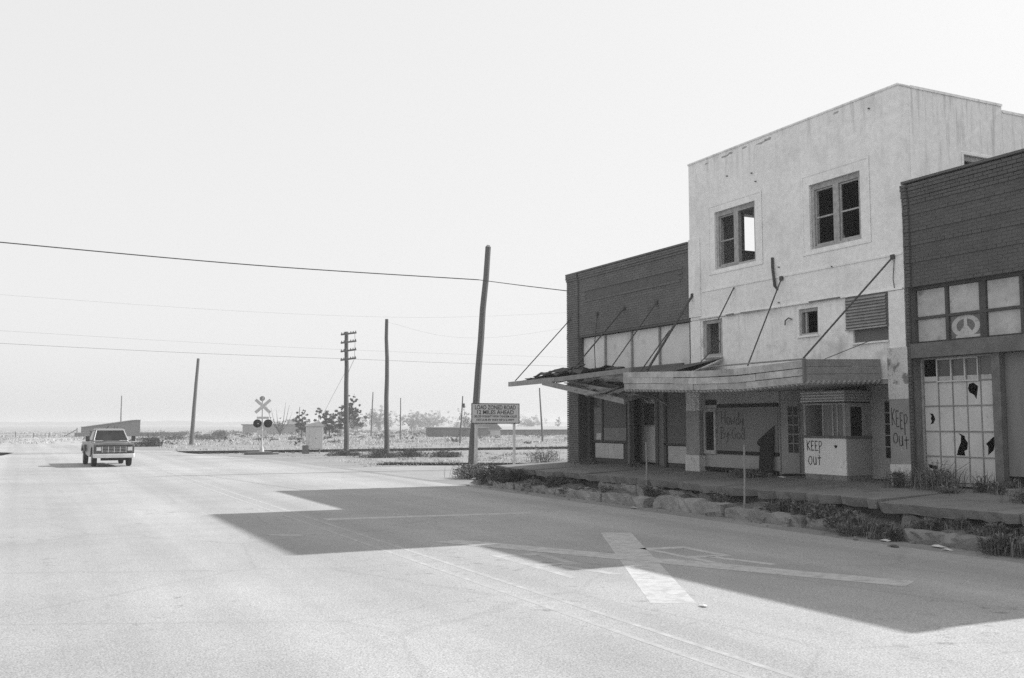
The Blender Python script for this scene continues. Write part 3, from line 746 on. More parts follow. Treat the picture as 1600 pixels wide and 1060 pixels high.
# transom of whitewashed panes
TX = 16.86
tf = boxp('transom_frame', M_store, RB, TX + .02, TX + .06, 7.36, 14.97, 3.64, 4.85)
cols = []
y = 14.93
for i in range(9):
    a = y - .02; b_ = a - .72; cols.append((b_, a)); y = b_ - (.07 if i % 2 == 0 else .15)
for i, (b_, a) in enumerate(cols):
    for (z0, z1) in ((3.71, 4.17), (4.23, 4.79)):
        if (i, z0) == (1, 3.71):
            pn = boxp('pane', M_glass, tf, TX + .012, TX + .018, b_, a, z0, z1)
            # peace sign smeared in whitewash
            cy, cz, R1, R0 = (a + b_) / 2, (z0 + z1) / 2 + .01, .31, .20
            mb = MB()
            for k in range(28):
                t0, t1 = 2 * math.pi * k / 28, 2 * math.pi * (k + 1) / 28; x = TX + .008
                sx, sz = 1.08, .72
                mb.quad((x, cy + R0 * sx * math.cos(t0), cz + R0 * sz * math.sin(t0)), (x, cy + R1 * sx * math.cos(t0), cz + R1 * sz * math.sin(t0)),
                        (x, cy + R1 * sx * math.cos(t1), cz + R1 * sz * math.sin(t1)), (x, cy + R0 * sx * math.cos(t1), cz + R0 * sz * math.sin(t1)))
            x = TX + .006
            mb.quad((x, cy - .035, cz + .2), (x, cy + .035, cz + .2), (x, cy + .05, cz - .2), (x, cy - .05, cz - .2))
            mb.quad((x + .001, cy + .03, cz + .02), (x + .001, cy - .03, cz + .02), (x + .001, cy - .2, cz - .17), (x + .001, cy - .1, cz - .2))
            mb.quad((x + .001, cy - .03, cz + .02), (x + .001, cy + .03, cz + .02), (x + .001, cy + .2, cz - .17), (x + .001, cy + .1, cz - .2))
            mb.build('peace_sign', M_whitewash_t, tf)
            boxp('whitewash', M_whitewash_t, tf, TX + .009, TX + .0115, b_ + .01, a - .12, z0 + .005, z0 + .055)
        else:
            boxp('pane', M_whitewash_t, tf, TX + .01, TX + .018, b_, a, z0, z1)
for i, (b_, a) in enumerate(cols):
    boxp('transom_bar', M_store, tf, TX - .03, TX + .019, b_ - .07 if i % 2 == 0 else b_ - .15, b_ - .002, 3.66, 4.84)
boxp('transom_bar', M_store, tf, TX - .035, TX + .019, 7.4, 14.96, 4.172, 4.228)
boxp('transom_head', M_store, RB, TX - .05, TX + .06, 7.36, 14.97, 4.80, 4.858)
bl = boxp('lintel', M_wood_dark, RB, 16.66, 16.98, 7.36, 14.97, 3.36, 3.66)
# big multi-pane window: top row clear in a steel frame, below it whitewashed panes with holes knocked in them
GX = 16.95
gy = [14.90, 14.53, 14.18, 13.84, 13.52, 13.16]; gzv = [.80, 1.33, 1.84, 2.36, 2.86, 3.34]
gw = boxp('pane_window', M_frame, RB, GX - .02, GX + .05, 14.905, 14.945, .74, 3.355)
boxp('window_stile', M_frame, gw, GX - .02, GX + .05, 13.115, 13.155, .74, 3.355)
boxp('window_bottom_rail', M_frame, gw, GX - .02, GX + .05, 13.156, 14.904, .74, .798)
HOLES = {(3, 3): [(13.69, 2.81), (13.58, 2.74), (13.61, 2.58), (13.63, 2.48), (13.69, 2.57), (13.79, 2.62), (13.82, 2.70), (13.79, 2.79)],
         (0, 2): [(14.78, 2.21), (14.69, 2.2), (14.64, 2.09), (14.69, 2.0), (14.77, 1.98), (14.73, 2.05), (14.76, 2.10), (14.73, 2.15)],
         (2, 1): [(14.09, 1.81), (13.94, 1.75), (13.93, 1.69), (13.87, 1.62), (13.89, 1.48), (13.96, 1.45), (13.94, 1.355), (14.15, 1.36), (14.1, 1.5), (14.04, 1.62), (14.03, 1.75)],
         (4, 1): [(13.29, 1.74), (13.19, 1.73), (13.21, 1.60), (13.27, 1.57), (13.29, 1.48), (13.42, 1.38), (13.41, 1.55), (13.46, 1.60)],
         (0, 0): [(14.85, 1.16), (14.62, 1.12), (14.63, 1.05), (14.84, 1.08)]}
for i in range(5):
    for j in range(5):
        a, b_ = gy[i] - .012, gy[i + 1] + .012; z0, z1 = gzv[j] + .012, gzv[j + 1] - .012
        x = GX + .012 + rnd.uniform(-.003, .003)
        if j == 4:
            if i == 0:
                boxp('pane', M_whitewash, gw, x, x + .005, b_, a, z0, z0 + .1); continue
            boxp('pane', M_glass, gw, x, x + .005, b_, a, z0 + .1, z1); boxp('pane', M_whitewash_t, gw, x, x + .005, b_, a, z0, z0 + .095)
            continue
        if (i, j) in HOLES:
            out = [(a, z0), (b_, z0), (b_, z1), (a, z1)]; inn = HOLES[(i, j)]
            tri = tessellate_polygon([[Vector((p[0], p[1], 0)) for p in out], [Vector((p[0], p[1], 0)) for p in inn]])
            mb = MB(); mb.v = [(x, p[0], p[1]) for p in out + inn]; mb.f = [tuple(t) for t in tri]
            o = mb.build('pane', M_whitewash, gw, label='whitewashed pane with a hole knocked through it')
            sd_ = o.modifiers.new('solid', 'SOLIDIFY'); sd_.thickness = .004
        else:
            boxp('pane', M_whitewash, gw, x, x + .005, b_, a, z0, z1)
for i in range(1, 5): boxp('glazing_bar', M_wood_mid, gw, GX - .0, GX + .03, gy[i] - .011, gy[i] + .011, .80, 3.34)
for j in range(1, 5): boxp('glazing_bar', M_wood_mid, gw, GX - .006, GX + .033, 13.157, 14.903, gzv[j] - .011, gzv[j] + .011)
boxp('window_head', M_frame, gw, GX - .02, GX + .05, 13.156, 14.904, 3.328, 3.357)
op = MB().wall('X', GX - .03, GX - .008, 13.54, 14.545, 2.845, 3.33, [(14.20, 14.52, 2.875, 3.30), (13.87, 14.17, 2.875, 3.30), (13.565, 13.84, 2.875, 3.30)]).build('vent_sash', M_alu, gw)
boxp('door_post', M_wood_dark, RB, 16.76, 16.99, 12.93, 13.11, .70, 3.36)
boxp('side_post', M_wood_dark, RB, 16.76, 16.98, 14.95, 14.975, .70, 3.36)
boxp('boarding', M_ply_mid, RB, 16.90, 16.95, 11.72, 12.92, 1.0, 3.355)
boxp('boarding', M_ply_mid, RB, 16.895, 16.95, 10.45, 11.71, 1.0, 3.355)
boxp('boarding', M_ply_mid, RB, 16.90, 16.95, 7.4, 10.44, 1.0, 3.355)
boxp('recess_shade', M_black, RB, 16.97, 17.02, 7.4, 12.92, .66, .995)  # black strip paints the shade of the recess under the boarding
boxp('door_step', M_riser, RB, 16.4, 16.95, 7.5, 12.9, .62, .80, bevel=.03)

# ================================================================== CANOPIES
def rod(parent, y, x, z, y2=None, r=.017, name='tie_rod'):
    y2 = y if y2 is None else y2
    return MB().tube([(F - .02, y, 5.57), (x, y2, z)], r, 6).box(F - .05, F, y - .05, y + .05, 5.52, 5.62).build(name, M_iron, parent)
# theater canopy
CT = thing('theater_canopy', (15.6, 19.2, 3.0), 'sagging plank sided canopy hung on iron rods over theater entrance', 'canopy')
CX = 14.5
def ztop(y):
    pts = [(15.8, 3.31), (17.9, 3.24), (19.4, 3.26), (21, 3.32), (22.7, 3.38)]
    for (a, za), (b_, zb) in zip(pts, pts[1:]):
        if a <= y <= b_: return za + (zb - za) * (y - a) / (b_ - a)
    return pts[0][1] if y < 15.8 else pts[-1][1]
boxp('gap_shade_sheet', M_black, CT, CX + .045, CX + .06, 15.82, 22.6, 2.83, 3.22)  # black sheet added to paint the shade in the plank gaps
def fascia_plank(y0, y1, k, dz=0, x=CX, h=.148):
    n = 5; mb = MB(); xo = rnd.uniform(-.012, .012)
    for i in range(n):
        a = y0 + (y1 - y0) * i / n; b_ = y0 + (y1 - y0) * (i + 1) / n
        za = ztop(a) - k * (h + .012) + dz; zb = ztop(b_) - k * (h + .012) + dz
        m = len(mb.v)
        mb.v += [(x + xo, a, za - h), (x + xo, b_, zb - h), (x + xo, b_, zb), (x + xo, a, za), (x + xo + .03, a, za - h), (x + xo + .03, b_, zb - h), (x + xo + .03, b_, zb), (x + xo + .03, a, za)]
        mb.f += [(m, m+1, m+2, m+3), (m+4, m+7, m+6, m+5), (m+3, m+2, m+6, m+7), (m, m+4, m+5, m+1)]
        if i == 0: mb.f.append((m, m+3, m+7, m+4))
        if i == n - 1: mb.f.append((m+1, m+5, m+6, m+2))
    mb.build('fascia_plank', M_wood, CT)
for k, cuts in enumerate(((15.8, 18.6, 22.72), (15.8, 17.3, 20.4, 22.7), (15.8, 18.1, 19.6, 22.66))):
    for a, b_ in zip(cuts, cuts[1:]): fascia_plank(a + .006, b_ - .006, k, rnd.uniform(-.012, .008))
boxp('fascia_cap', M_wood_mid, CT, CX - .03, CX + .08, 15.8, 19.0, 3.325, 3.35)
for k in range(3):   # return towards the wall; darker wood puts its turned-away shade in colour
    z = 3.33 - k * .156
    MB().prism([(CX + .04, z - .15), (16.66, z - .09), (16.66, z + .06), (CX + .04, z)], 'y', 15.77 + rnd.uniform(0, .012), 15.80).build('end_plank', M_wood_mid, CT)
boxp('corner_trim', M_wood_dark, CT, CX - .02, CX + .038, 15.755, 15.81, 2.86, 3.33)
# roof deck boards
y = 15.86
while y < 22.6:
    zt = ztop(y) - .06
    MB().prism([(CX + .05, zt - .03), (16.66, zt + .05), (16.66, zt + .08), (CX + .05, zt)], 'y', y, y + .235).build('deck_board', M_wood_dark, CT); y += .245
# corrugated tin soffit: edge shows below the fascia
mb = MB(); n = 220
for i in range(n):
    a = 15.74 + (22.6 - 15.74) * i / n; b_ = 15.74 + (22.6 - 15.74) * (i + 1) / n
    za = ztop(a) - .50 + .026 * math.sin(a * 44); zb = ztop(b_) - .50 + .026 * math.sin(b_ * 44)
    mb.quad((CX - .04, a, za), (CX - .04, b_, zb), (16.64, b_, zb + .06), (16.64, a, za + .06))
o = mb.build('tin_soffit', M_tin, CT, smooth=True); sd_ = o.modifiers.new('solid', 'SOLIDIFY'); sd_.thickness = .006
mb = MB(); n = 90
for i in range(n):
    a = CX + (16.62 - CX) * i / n; b_ = CX + (16.62 - CX) * (i + 1) / n
    za = 2.83 + .05 * (a - CX) / 2.1 + .026 * math.sin(a * 44); zb = 2.83 + .05 * (b_ - CX) / 2.1 + .026 * math.sin(b_ * 44)
    mb.quad((a, 15.745, za), (b_, 15.745, zb), (b_, 15.765, zb + .05), (a, 15.765, za + .05))
mb.build('tin_edge', M_tin, CT)
for y in (17.1, 18.4, 19.7, 21.0, 22.3): MB().beam((CX + .04, y, ztop(y) - .22), (16.66, y, ztop(y) - .16), .09, .14).build('joist', M_wood_dark, CT)
rod(CT, 18.86, 15.57, 3.38); rod(CT, 15.36, CX + .1, 3.36, 15.9, r=.02)
MB().tube([(F - .02, 20.69, 5.57), (16.14, 20.69, 4.69)], .017, 6).build('broken_rod', M_iron, CT)
MB().tube([(16.35, 15.75, 3.78), (15.4, 16.2, 3.36)], .008, 5).build('stay_wire', M_iron, CT)
MB().quad((16.68, 21.2, 3.74), (16.68, 22.5, 3.46), (15.1, 22.6, 3.40), (15.25, 21.5, 3.36)).build('tar_flashing', M_tar, CT)
MB().tube([(16.66, 21.3, 4.2), (16.55, 21.6, 3.9), (16.3, 21.75, 3.6), (15.9, 21.9, 3.42)], .014, 5).build('loose_cable', M_iron, CT)

# collapsed canopy on the left building
CL = thing('broken_canopy', (15.6, 26.2, 3.0), 'collapsed wooden canopy hanging in splinters on the left brick storefront', 'canopy')
MB().beam((14.5, 29.70, 3.30), (14.56, 26.6, 3.33), .09, .15).build('front_beam', M_wood_mid, CL)
MB().beam((14.56, 26.59, 3.33), (14.75, 22.75, 3.44), .08, .14).build('front_beam', M_wood_mid, CL)
MB().beam((14.52, 27.35, 3.27), (14.75, 23.0, 2.60), .08, .15).build('fallen_beam', M_wood_mid, CL)
MB().beam((14.9, 26.2, 3.2), (15.0, 22.9, 2.78), .07, .12).build('fallen_beam', M_wood_mid, CL)
MB().beam((15.3, 25.6, 3.25), (15.2, 22.8, 2.84), .06, .10).build('fallen_beam', M_wood_dark, CL)
MB().beam((14.72, 23.02, 2.62), (16.5, 22.4, 3.2), .09, .12).build('fallen_beam', M_wood_dark, CL)
MB().beam((16.62, 29.2, 3.62), (16.62, 22.9, 3.62), .08, .16).build('wall_ledger', M_wood_dark, CL)
y = 29.3
while y > 22.9:
    sag = 0 if y > 27.2 else min(.55, (27.2 - y) * .22)
    if rnd.random() < .92:
        MB().beam((14.55 + rnd.uniform(-.05, .1), y + rnd.uniform(-.1, .1), 3.38 - sag + rnd.uniform(-.05, .05)), (16.58, y, 3.70 + rnd.uniform(-.04, .05) - sag * .4), .2, .028).build('deck_board', M_wood_dark, CL)
    y -= .24
def crumpled(pts, m, name, sub=4, j=.05):
    mb = MB(); (a, b_, c, d) = [Vector(p) for p in pts]; n = sub
    P = {}
    for i in range(n + 1):
        for k in range(n + 1):
            u, v = i / n, k / n
            p = a * (1-u) * (1-v) + b_ * u * (1-v) + c * u * v + d * (1-u) * v
            P[i, k] = (p.x + rnd.uniform(-j, j), p.y + rnd.uniform(-j, j), p.z + rnd.uniform(-j, j))
    for i in range(n):
        for k in range(n): mb.quad(P[i,k], P[i+1,k], P[i+1,k+1], P[i,k+1])
    bm = mb.build(name, m, CL); bm.modifiers.new('solid', 'SOLIDIFY').thickness = .015
    return bm
crumpled([(14.62, 28.9, 3.44), (14.75, 26.0, 3.56), (16.5, 25.6, 3.72), (16.5, 28.8, 3.72)], M_tar, 'roofing_felt', 10, .055)
crumpled([(14.66, 28.3, 3.52), (14.8, 26.4, 3.60), (15.4, 26.2, 3.78), (15.3, 28.2, 3.70)], M_tar, 'roofing_felt', 8, .05)
crumpled([(14.8, 25.5, 3.3), (14.9, 22.9, 3.15), (16.2, 22.8, 3.3), (16.2, 25.4, 3.5)], M_wood_dark, 'roofing_felt', 7, .09)
crumpled([(14.7, 26.0, 3.38), (14.75, 25.2, 3.62), (15.6, 25.0, 3.7), (15.6, 25.8, 3.55)], M_tar, 'torn_sheet', 5, .07)
for i in range(14):
    y = rnd.uniform(23.2, 26.4); x = rnd.uniform(14.7, 15.8); z = 3.25 - (26.5 - y) * .13
    a = rnd.uniform(-.5, .5)
    MB().beam((x, y, z), (x + .5 * math.sin(a), y - rnd.uniform(.5, 1.2), z - rnd.uniform(.1, .4)), rnd.uniform(.05, .12), .025).build('splintered_board', rnd.choice((M_wood_mid, M_wood_dark, M_wood_dark)), CL)
rod(CL, 29.37, 14.55, 3.40); rod(CL, 26.03, 14.72, 3.50, r=.022); rod(CL, 24.25, 15.02, 3.52)
rod(CL, 22.5, 15.11, 3.44, 22.45, r=.034); MB().tube([(15.9, 22.52, 4.55), (15.0, 22.6, 3.42)], .017, 6).build('tie_rod', M_iron, CL)
MB().tube([(F - .02, 27.65, 5.57), (F - .15, 27.62, 4.5), (F - .25, 27.4, 3.7)], .014, 6).box(F - .05, F, 27.6, 27.7, 5.52, 5.62).build('broken_rod', M_iron, CL)

# ================================================================== SIGN
SG = thing('road_sign', (18.35, 39.0, 0), 'pale rectangular road sign reading LOAD ZONED ROAD on two posts', 'sign')
sp = boxp('sign_panel', M_sign, SG, 17.22, 19.52, 38.98, 39.0, 1.99, 2.87)
fr = MB().wall('Y', 38.973, 38.979, 17.22, 19.52, 1.99, 2.87, [(17.255, 19.485, 2.025, 2.835)]).build('sign_border', M_signtext, sp)
def text(body, size, x, y, z, width, parent):
    cu = bpy.data.curves.new('sign_lettering', 'FONT'); cu.body = body; cu.size = size; cu.align_x = 'CENTER'; cu.extrude = .001; cu.offset = size * .012
    to = bpy.data.objects.new('tmp', cu); COL.objects.link(to); bpy.context.view_layer.update()
    me = bpy.data.meshes.new_from_object(to.evaluated_get(bpy.context.evaluated_depsgraph_get()))
    bpy.data.objects.remove(to)
    xs = [v.co.x for v in me.vertices]; wd = max(xs) - min(xs); s_ = width / wd; cx_ = (max(xs) + min(xs)) / 2
    off = Vector((0, 0, 0)); p = parent
    while p is not None: off += p.location; p = p.parent
    for v in me.vertices: v.co = Vector((x + (v.co.x - cx_) * s_, y - v.co.z, z + v.co.y)) - off
    me.materials.clear(); me.materials.append(M_signtext)
    o = bpy.data.objects.new('sign_lettering', me); COL.objects.link(o); o.parent = parent; return o
text('LOAD ZONED ROAD', .25, 18.36, 38.974, 2.61, 1.95, sp)
text('12 MILES AHEAD', .25, 18.36, 38.974, 2.40, 1.75, sp)
text('GROSS WEIGHT WITH TANDEM AXLES', .13, 18.36, 38.974, 2.26, 2.05, sp)
text('DETOUR BY WAY OF U S HWY', .13, 18.36, 38.974, 2.11, 1.8, sp)
boxp('post', M_post, SG, 17.42, 17.53, 39.005, 39.10, -.1, 2.75)
boxp('post', M_post, SG, 19.25, 19.34, 39.005, 39.10, -.1, 2.75)

# ================================================================== POLES AND WIRES
def pole(name, label, base, top, r0, r1, group='wooden utility poles', m=None, wob=.02):
    t = thing(name, base, label, 'pole', group)
    b = Vector(base); e = Vector(top); n = 7; pts = []; rs = []
    for i in range(n + 1):
        q = b + (e - b) * (i / n)
        if 0 < i < n: q += Vector((rnd.uniform(-wob, wob), rnd.uniform(-wob, wob), 0))
        pts.append(q); rs.append(r0 + (r1 - r0) * i / n)
    pts[0] = pts[0] - Vector((0, 0, .2))
    MB().tube(pts, rs, 10).build('shaft', m or M_pole, t)
    return t
p1 = pole('utility_pole', 'tall leaning bare pole standing behind the road sign', (17.62, 39.9, 0), (18.42, 39.9, 9.88), .165, .125, wob=.03)
MB().tube([(18.3, 39.9, 9.85), (18.38, 39.9, 9.95), (18.5, 39.9, 9.93)], .02, 5).build('top_bracket', M_iron, p1)
p2 = pole('utility_pole', 'bare straight pole right of the pole with crossarms', (19.78, 57.4, 0), (19.70, 57.4, 8.34), .16, .10)
p3 = pole('telegraph_pole', 'railway telegraph pole with four short crossarms', (18.66, 62, 0), (18.56, 62, 7.90), .17, .12)
for z in (7.72, 7.18, 6.63, 6.08):
    ar = MB().beam((18.10, 61.65, z - .05), (19.12, 61.7, z + .12), .1, .11).build('crossarm', M_pole, p3)
    mb = MB()
    for t_ in (.04, .2, .36, .64, .8, .96):
        a = Vector((18.10, 61.65, z - .05)) + Vector((1.02, .05, .17)) * t_
        mb.tube([a + Vector((0, 0, .05)), a + Vector((0, 0, .14))], [.035, .025], 6)
    mb.build('insulators', M_glass, ar)
MB().tube([(19.02, 61.7, 7.8), (19.04, 61.68, 7.2), (19.03, 61.7, 6.6), (19.02, 61.7, 6.15), (18.75, 61.8, 5.5), (18.66, 61.83, 5.25)], .012, 5).build('drop_wire', M_wire, p3)
MB().tube([(18.5, 61.9, 5.3), (17.6, 61.9, 3.6), (16.9, 61.9, 2.2)], .008, 5).build('guy_wire', M_wire, p3)
def bare(px, lab, b, top, r): return pole('utility_pole', lab, b, top, r, r * .65, m=M_pole_far)
bare(0, 'leaning pole just right of the pickup truck', (15.6, 106.3, -.16), (16.08, 106.3, 8.7), .22)
bare(0, 'thin far pole left of the bushy round trees', (63.9, 195.2, -.6), (64.2, 195.2, 8.4), .16)
bare(0, 'thin far pole between the two bare tall poles and the sign', (49.2, 136.8, -.31), (49.2, 136.8, 5.7), .10)
p4 = bare(0, 'thin far pole with a transformer left of the road sign', (42.1, 98.3, -.12), (42.4, 98.3, 4.95), .09)
MB().tube([(42.5, 98.2, 3.7), (42.5, 98.2, 4.15)], .12, 8).build('transformer', M_iron, p4)
bare(0, 'thin pole between road sign and brick storefront', (56.5, 106.6, -.16), (56.1, 106.6, 6.3), .12)
bare(0, 'thin far pole above the sloped shed behind the truck', (27.3, 330, -1.3), (27.3, 330, 10.6), .24)
bare(0, 'short far pole beside the leafless tree', (47.8, 190.3, -.58), (47.9, 190.3, 5.2), .09)
def wire(label, pts, r, grp='overhead wires'):
    # smooth through the points
    P = [Vector(p) for p in pts]; out = []
    for i in range(len(P) - 1):
        p0 = P[max(i - 1, 0)]; p1_, p2_ = P[i], P[i + 1]; p3_ = P[min(i + 2, len(P) - 1)]
        for k in range(10):
            t = k / 10
            out.append(.5 * ((2 * p1_) + (p2_ - p0) * t + (2 * p0 - 5 * p1_ + 4 * p2_ - p3_) * t * t + (3 * p1_ - p0 - 3 * p2_ + p3_) * t ** 3))
    out.append(P[-1])
    MB().tube(out, r, 5).build('overhead_wire', M_wire, None, label, 'wire', grp)
wire('thick dark cable running from the left picture edge to the leaning pole', [(-14, 40, 8.85), (-2.2, 40, 8.56), (8, 39.95, 8.33), (17.96, 39.9, 8.36)], .022)
wire('short slanting cable from the leaning pole down to the brick storefront', [(17.98, 39.9, 8.36), (17.3, 34.5, 7.4), (16.75, 29.63, 6.55)], .016)
wire('lowest faint wire along the telegraph pole arms', [(-10, 61.6, 6.7), (-1.3, 61.6, 6.42), (9, 61.6, 6.2), (18.6, 61.55, 6.12), (31.5, 61.6, 6.05), (60, 61.6, 6.3)], .0075)
wire('very faint wire just above the lowest telegraph wire', [(-10, 61.6, 7.35), (-1.3, 61.6, 7.12), (9, 61.6, 6.85), (18.6, 61.55, 6.70), (31.5, 61.6, 6.68), (60, 61.6, 6.9)], .0035)
wire('faint sagging wire passing over the bare pole top', [(-10, 57.3, 8.95), (-1.3, 57.3, 8.63), (10.7, 57.3, 8.38), (19.7, 57.3, 8.46), (26, 57.3, 8.8), (36, 57.3, 9.7)], .003)
wire('faint sagging wire starting at the bare pole top', [(19.72, 57.3, 8.15), (23.3, 57.3, 7.46), (27, 57.3, 7.5), (32.0, 57.3, 8.3), (40, 57.3, 9.9)], .003)

# ================================================================== CROSSING SIGNAL AND CABINET
CSG = thing('crossing_signal', (14.0, 65.3, 0), 'railroad crossing signal with crossbuck and twin dark lamps', 'crossing signal')
yb = 65.3
MB().tube([(14, yb, .2), (14, yb, 3.75)], .055, 10).build('mast', M_alu, CSG)
MB().tube([(13.97, yb - .05, 3.62), (13.97, yb + .12, 3.62)], .16, 14).build('bell', M_galv, CSG)
for s_ in (-1, 1):
    MB().beam((14 - s_ * .48, yb - .09, 3.12 - .42), (14 + s_ * .48, yb - .09, 3.12 + .42), .02 + .004 * s_, .19, up=(0, 1, 0) if False else (-s_ * .66, 0, .75)).build('crossbuck_board', M_post, CSG)
MB().beam((13.45, yb - .02, 2.03), (14.55, yb - .02, 2.03), .06, .06).build('lamp_arm', M_alu, CSG)
MB().box(13.62, 14.40, yb - .07, yb - .05, 2.30, 2.44).build('track_sign', M_post, CSG)
for x in (13.66, 14.34):
    lp = MB().tube([(x, yb - .09, 2.0), (x, yb - .13, 2.0)], .27, 20).build('lamp_disc', M_black, CSG)
    MB().tube([(x, yb - .22, 2.0), (x, yb - .131, 2.0)], [.13, .15], 14, caps=True).build('lamp_hood', M_black, lp)
    if x < 14: MB().box(x - .02, x + .06, yb - .235, yb - .225, 1.97, 2.02).build('lens_glint', M_post, lp)
boxp('control_box', M_alu, CSG, 13.7, 14.3, yb - .05, yb + .2, 1.25, 1.55)
MB().tube([(14, yb, .18), (14, yb, .5)], [.16, .08], 10).build('mast_foot', M_alu, CSG)
boxp('foundation', M_conc, CSG, 12.95, 14.55, yb - .8, yb + .4, -.1, .18, bevel=.02)
boxp('foundation_step', M_kerb, CSG, 14.56, 15.0, yb - .6, yb + .2, -.1, .14, bevel=.04)

CB = thing('relay_cabinet', (17.5, 65.5, 0), 'pale metal relay cabinet by the track beside the crossing signal', 'cabinet')
MB().box(17.02, 18.02, 65.2, 65.9, .30, 1.80).build('case', M_alu, CB, bevel=.02)
MB().prism([(16.96, 1.80), (18.08, 1.80), (18.08, 1.84), (17.75, 2.14), (17.1, 2.0), (16.96, 1.84)], 'y', 65.15, 65.95).build('roof', M_post, CB)
boxp('door', M_alu, CB, 17.08, 17.96, 65.175, 65.198, .36, 1.74)
boxp('door_handle', M_iron, CB, 17.48, 17.56, 65.15, 65.174, 1.0, 1.04)
for x in (17.1, 17.85): MB().tube([(x + .02, 65.5, -.05), (x + .02, 65.5, .31)], .045, 8).build('leg', M_galv, CB)
MB().tube([(17.78, 65.4, 2.05), (17.78, 65.4, 2.4)], .04, 8).build('vent_pipe', M_post, CB)
boxp('foot_pad', M_conc, CB, 16.75, 17.0, 65.1, 65.7, -.05, .55)

# ================================================================== PICKUP TRUCK (local: front faces -y)
TR = thing('pickup_truck', (3.86, 49.5, 0), 'dark pickup truck with pale bumper driving towards the camera', 'pickup truck', rz=math.radians(2.6))
M_tbody = mat('truck paint', .075, var=.2, scale=2.5, rough=.22, spec=.6)
M_chrome = mat('dull chrome', .62, rough=.45, metal=.5, var=.1)
M_rubber = mat('tyre rubber', .03, var=.2)
M_tglass = mat('truck glass', .03, rough=.12, spec=.12, var=.6, scale=2.2)  # mottled tone paints the cab's interior shading onto the glass
M_under = mat('truck underside', .02, var=0)
def tb(mb, name, m, parent=None, **k):
    mb.v = [(x * .92, y, z) for x, y, z in mb.v]
    return mb.build(name, m, parent or TR, local=True, **k)
def arch(cy, r, z0, n=7): return [(cy + r * math.cos(math.pi * (1 - i / n)), z0 + r * math.sin(math.pi * (1 - i / n))) for i in range(n + 1)]
lower = [(.12, .52)] + arch(.95, .44, .50) + [(2.0, .42)] + arch(4.05, .44, .50) + [(5.25, .52)]
upper = [(5.30, 1.12), (2.95, 1.13), (2.9, 1.16), (1.28, 1.17), (.25, 1.10), (.10, 1.04), (.06, .95)]
for s_ in (-1, 1):
    tb(MB().prism(lower + upper, 'x', s_ * .70, s_ * .96), 'body_side', M_tbody, bevel=.06)
mb = MB(); hs = [(.10, .97, .0), (.14, 1.06, .02), (.45, 1.11, .045), (1.30, 1.17, .05)]; nx = 8
for (y, z, cr_) in hs:
    for i in range(nx + 1): u = i / nx * 2 - 1; mb.v.append((.74 * u, y, z + cr_ * (1 - u * u) - .012 * (abs(u) > .7)))
for j in range(len(hs) - 1):
    for i in range(nx): q = j * (nx + 1) + i; mb.f.append((q, q + 1, q + nx + 2, q + nx + 1))
tb(mb, 'hood', M_tbody, smooth=True)
tb(MB().box(-.72, .72, .16, 1.3, .55, .96), 'engine_bay', M_under)
tb(MB().box(-.72, .72, 1.3, 2.95, .45, 1.15), 'cab_lower', M_tbody)
tb(MB().box(-.70, .70, 2.96, 5.22, .62, .72), 'bed_floor', M_under)
tb(MB().box(-.72, .72, 5.2, 5.26, .62, 1.10), 'tailgate', M_tbody)
# cab greenhouse
def frus(y0, y1, x0, z0, y2, y3, x1, z1):
    mb = MB(); mb.v = [(-x0, y0, z0), (x0, y0, z0), (x0, y1, z0), (-x0, y1, z0), (-x1, y2, z1), (x1, y2, z1), (x1, y3, z1), (-x1, y3, z1)]
    mb.f = [(0,1,5,4), (1,2,6,5), (2,3,7,6), (3,0,4,7), (4,5,6,7), (0,3,2,1)]; return mb
cab = tb(frus(1.22, 2.92, .90, 1.14, 1.78, 2.82, .70, 1.68), 'cab', M_tbody, bevel=.09)
tb(frus(1.72, 2.86, .73, 1.66, 1.82, 2.8, .66, 1.755), 'cab_roof', mat('truck roof paint', .2, rough=.35, spec=.5, var=.1), bevel=.03)
def on_ws(u, v, o=.012):   # windshield plane
    z = 1.14 + .54 * v; y = 1.22 + .56 * v; x = (.90 - .20 * v) * u; return (x, y - o, z + o * .9)
tb(MB().quad(on_ws(-.88, .12), on_ws(.88, .12), on_ws(.88, .92), on_ws(-.88, .92)), 'windshield', M_tglass, cab)
for u0_, v0_, u1_, v1_ in ((-.93, .06, -.93, .97), (.93, .06, .93, .97), (-.93, .97, .93, .97), (-.93, .06, .93, .06)):
    tb(MB().tube([on_ws(u0_, v0_, .02), on_ws(u1_, v1_, .02)], .016, 6), 'windshield_trim', M_chrome, cab)
for s_ in (-1, 1):
    mb = MB().quad(*[(s_ * ((.90 - .2 * v) + .008), y, 1.14 + .54 * v) for y, v in ((1.52, .14), (2.75, .14), (2.7, .9), (1.95, .9))])
    tb(mb, 'side_window', M_tglass, cab)
    mr = tb(MB().box(s_ * 1.0, s_ * 1.20, 1.38, 1.46, 1.16, 1.42), 'door_mirror', M_iron, cab, bevel=.02)
    tb(MB().tube([(s_ * .88, 1.5, 1.18), (s_ * 1.02, 1.42, 1.22)], .02, 5), 'mirror_arm', M_iron, mr)
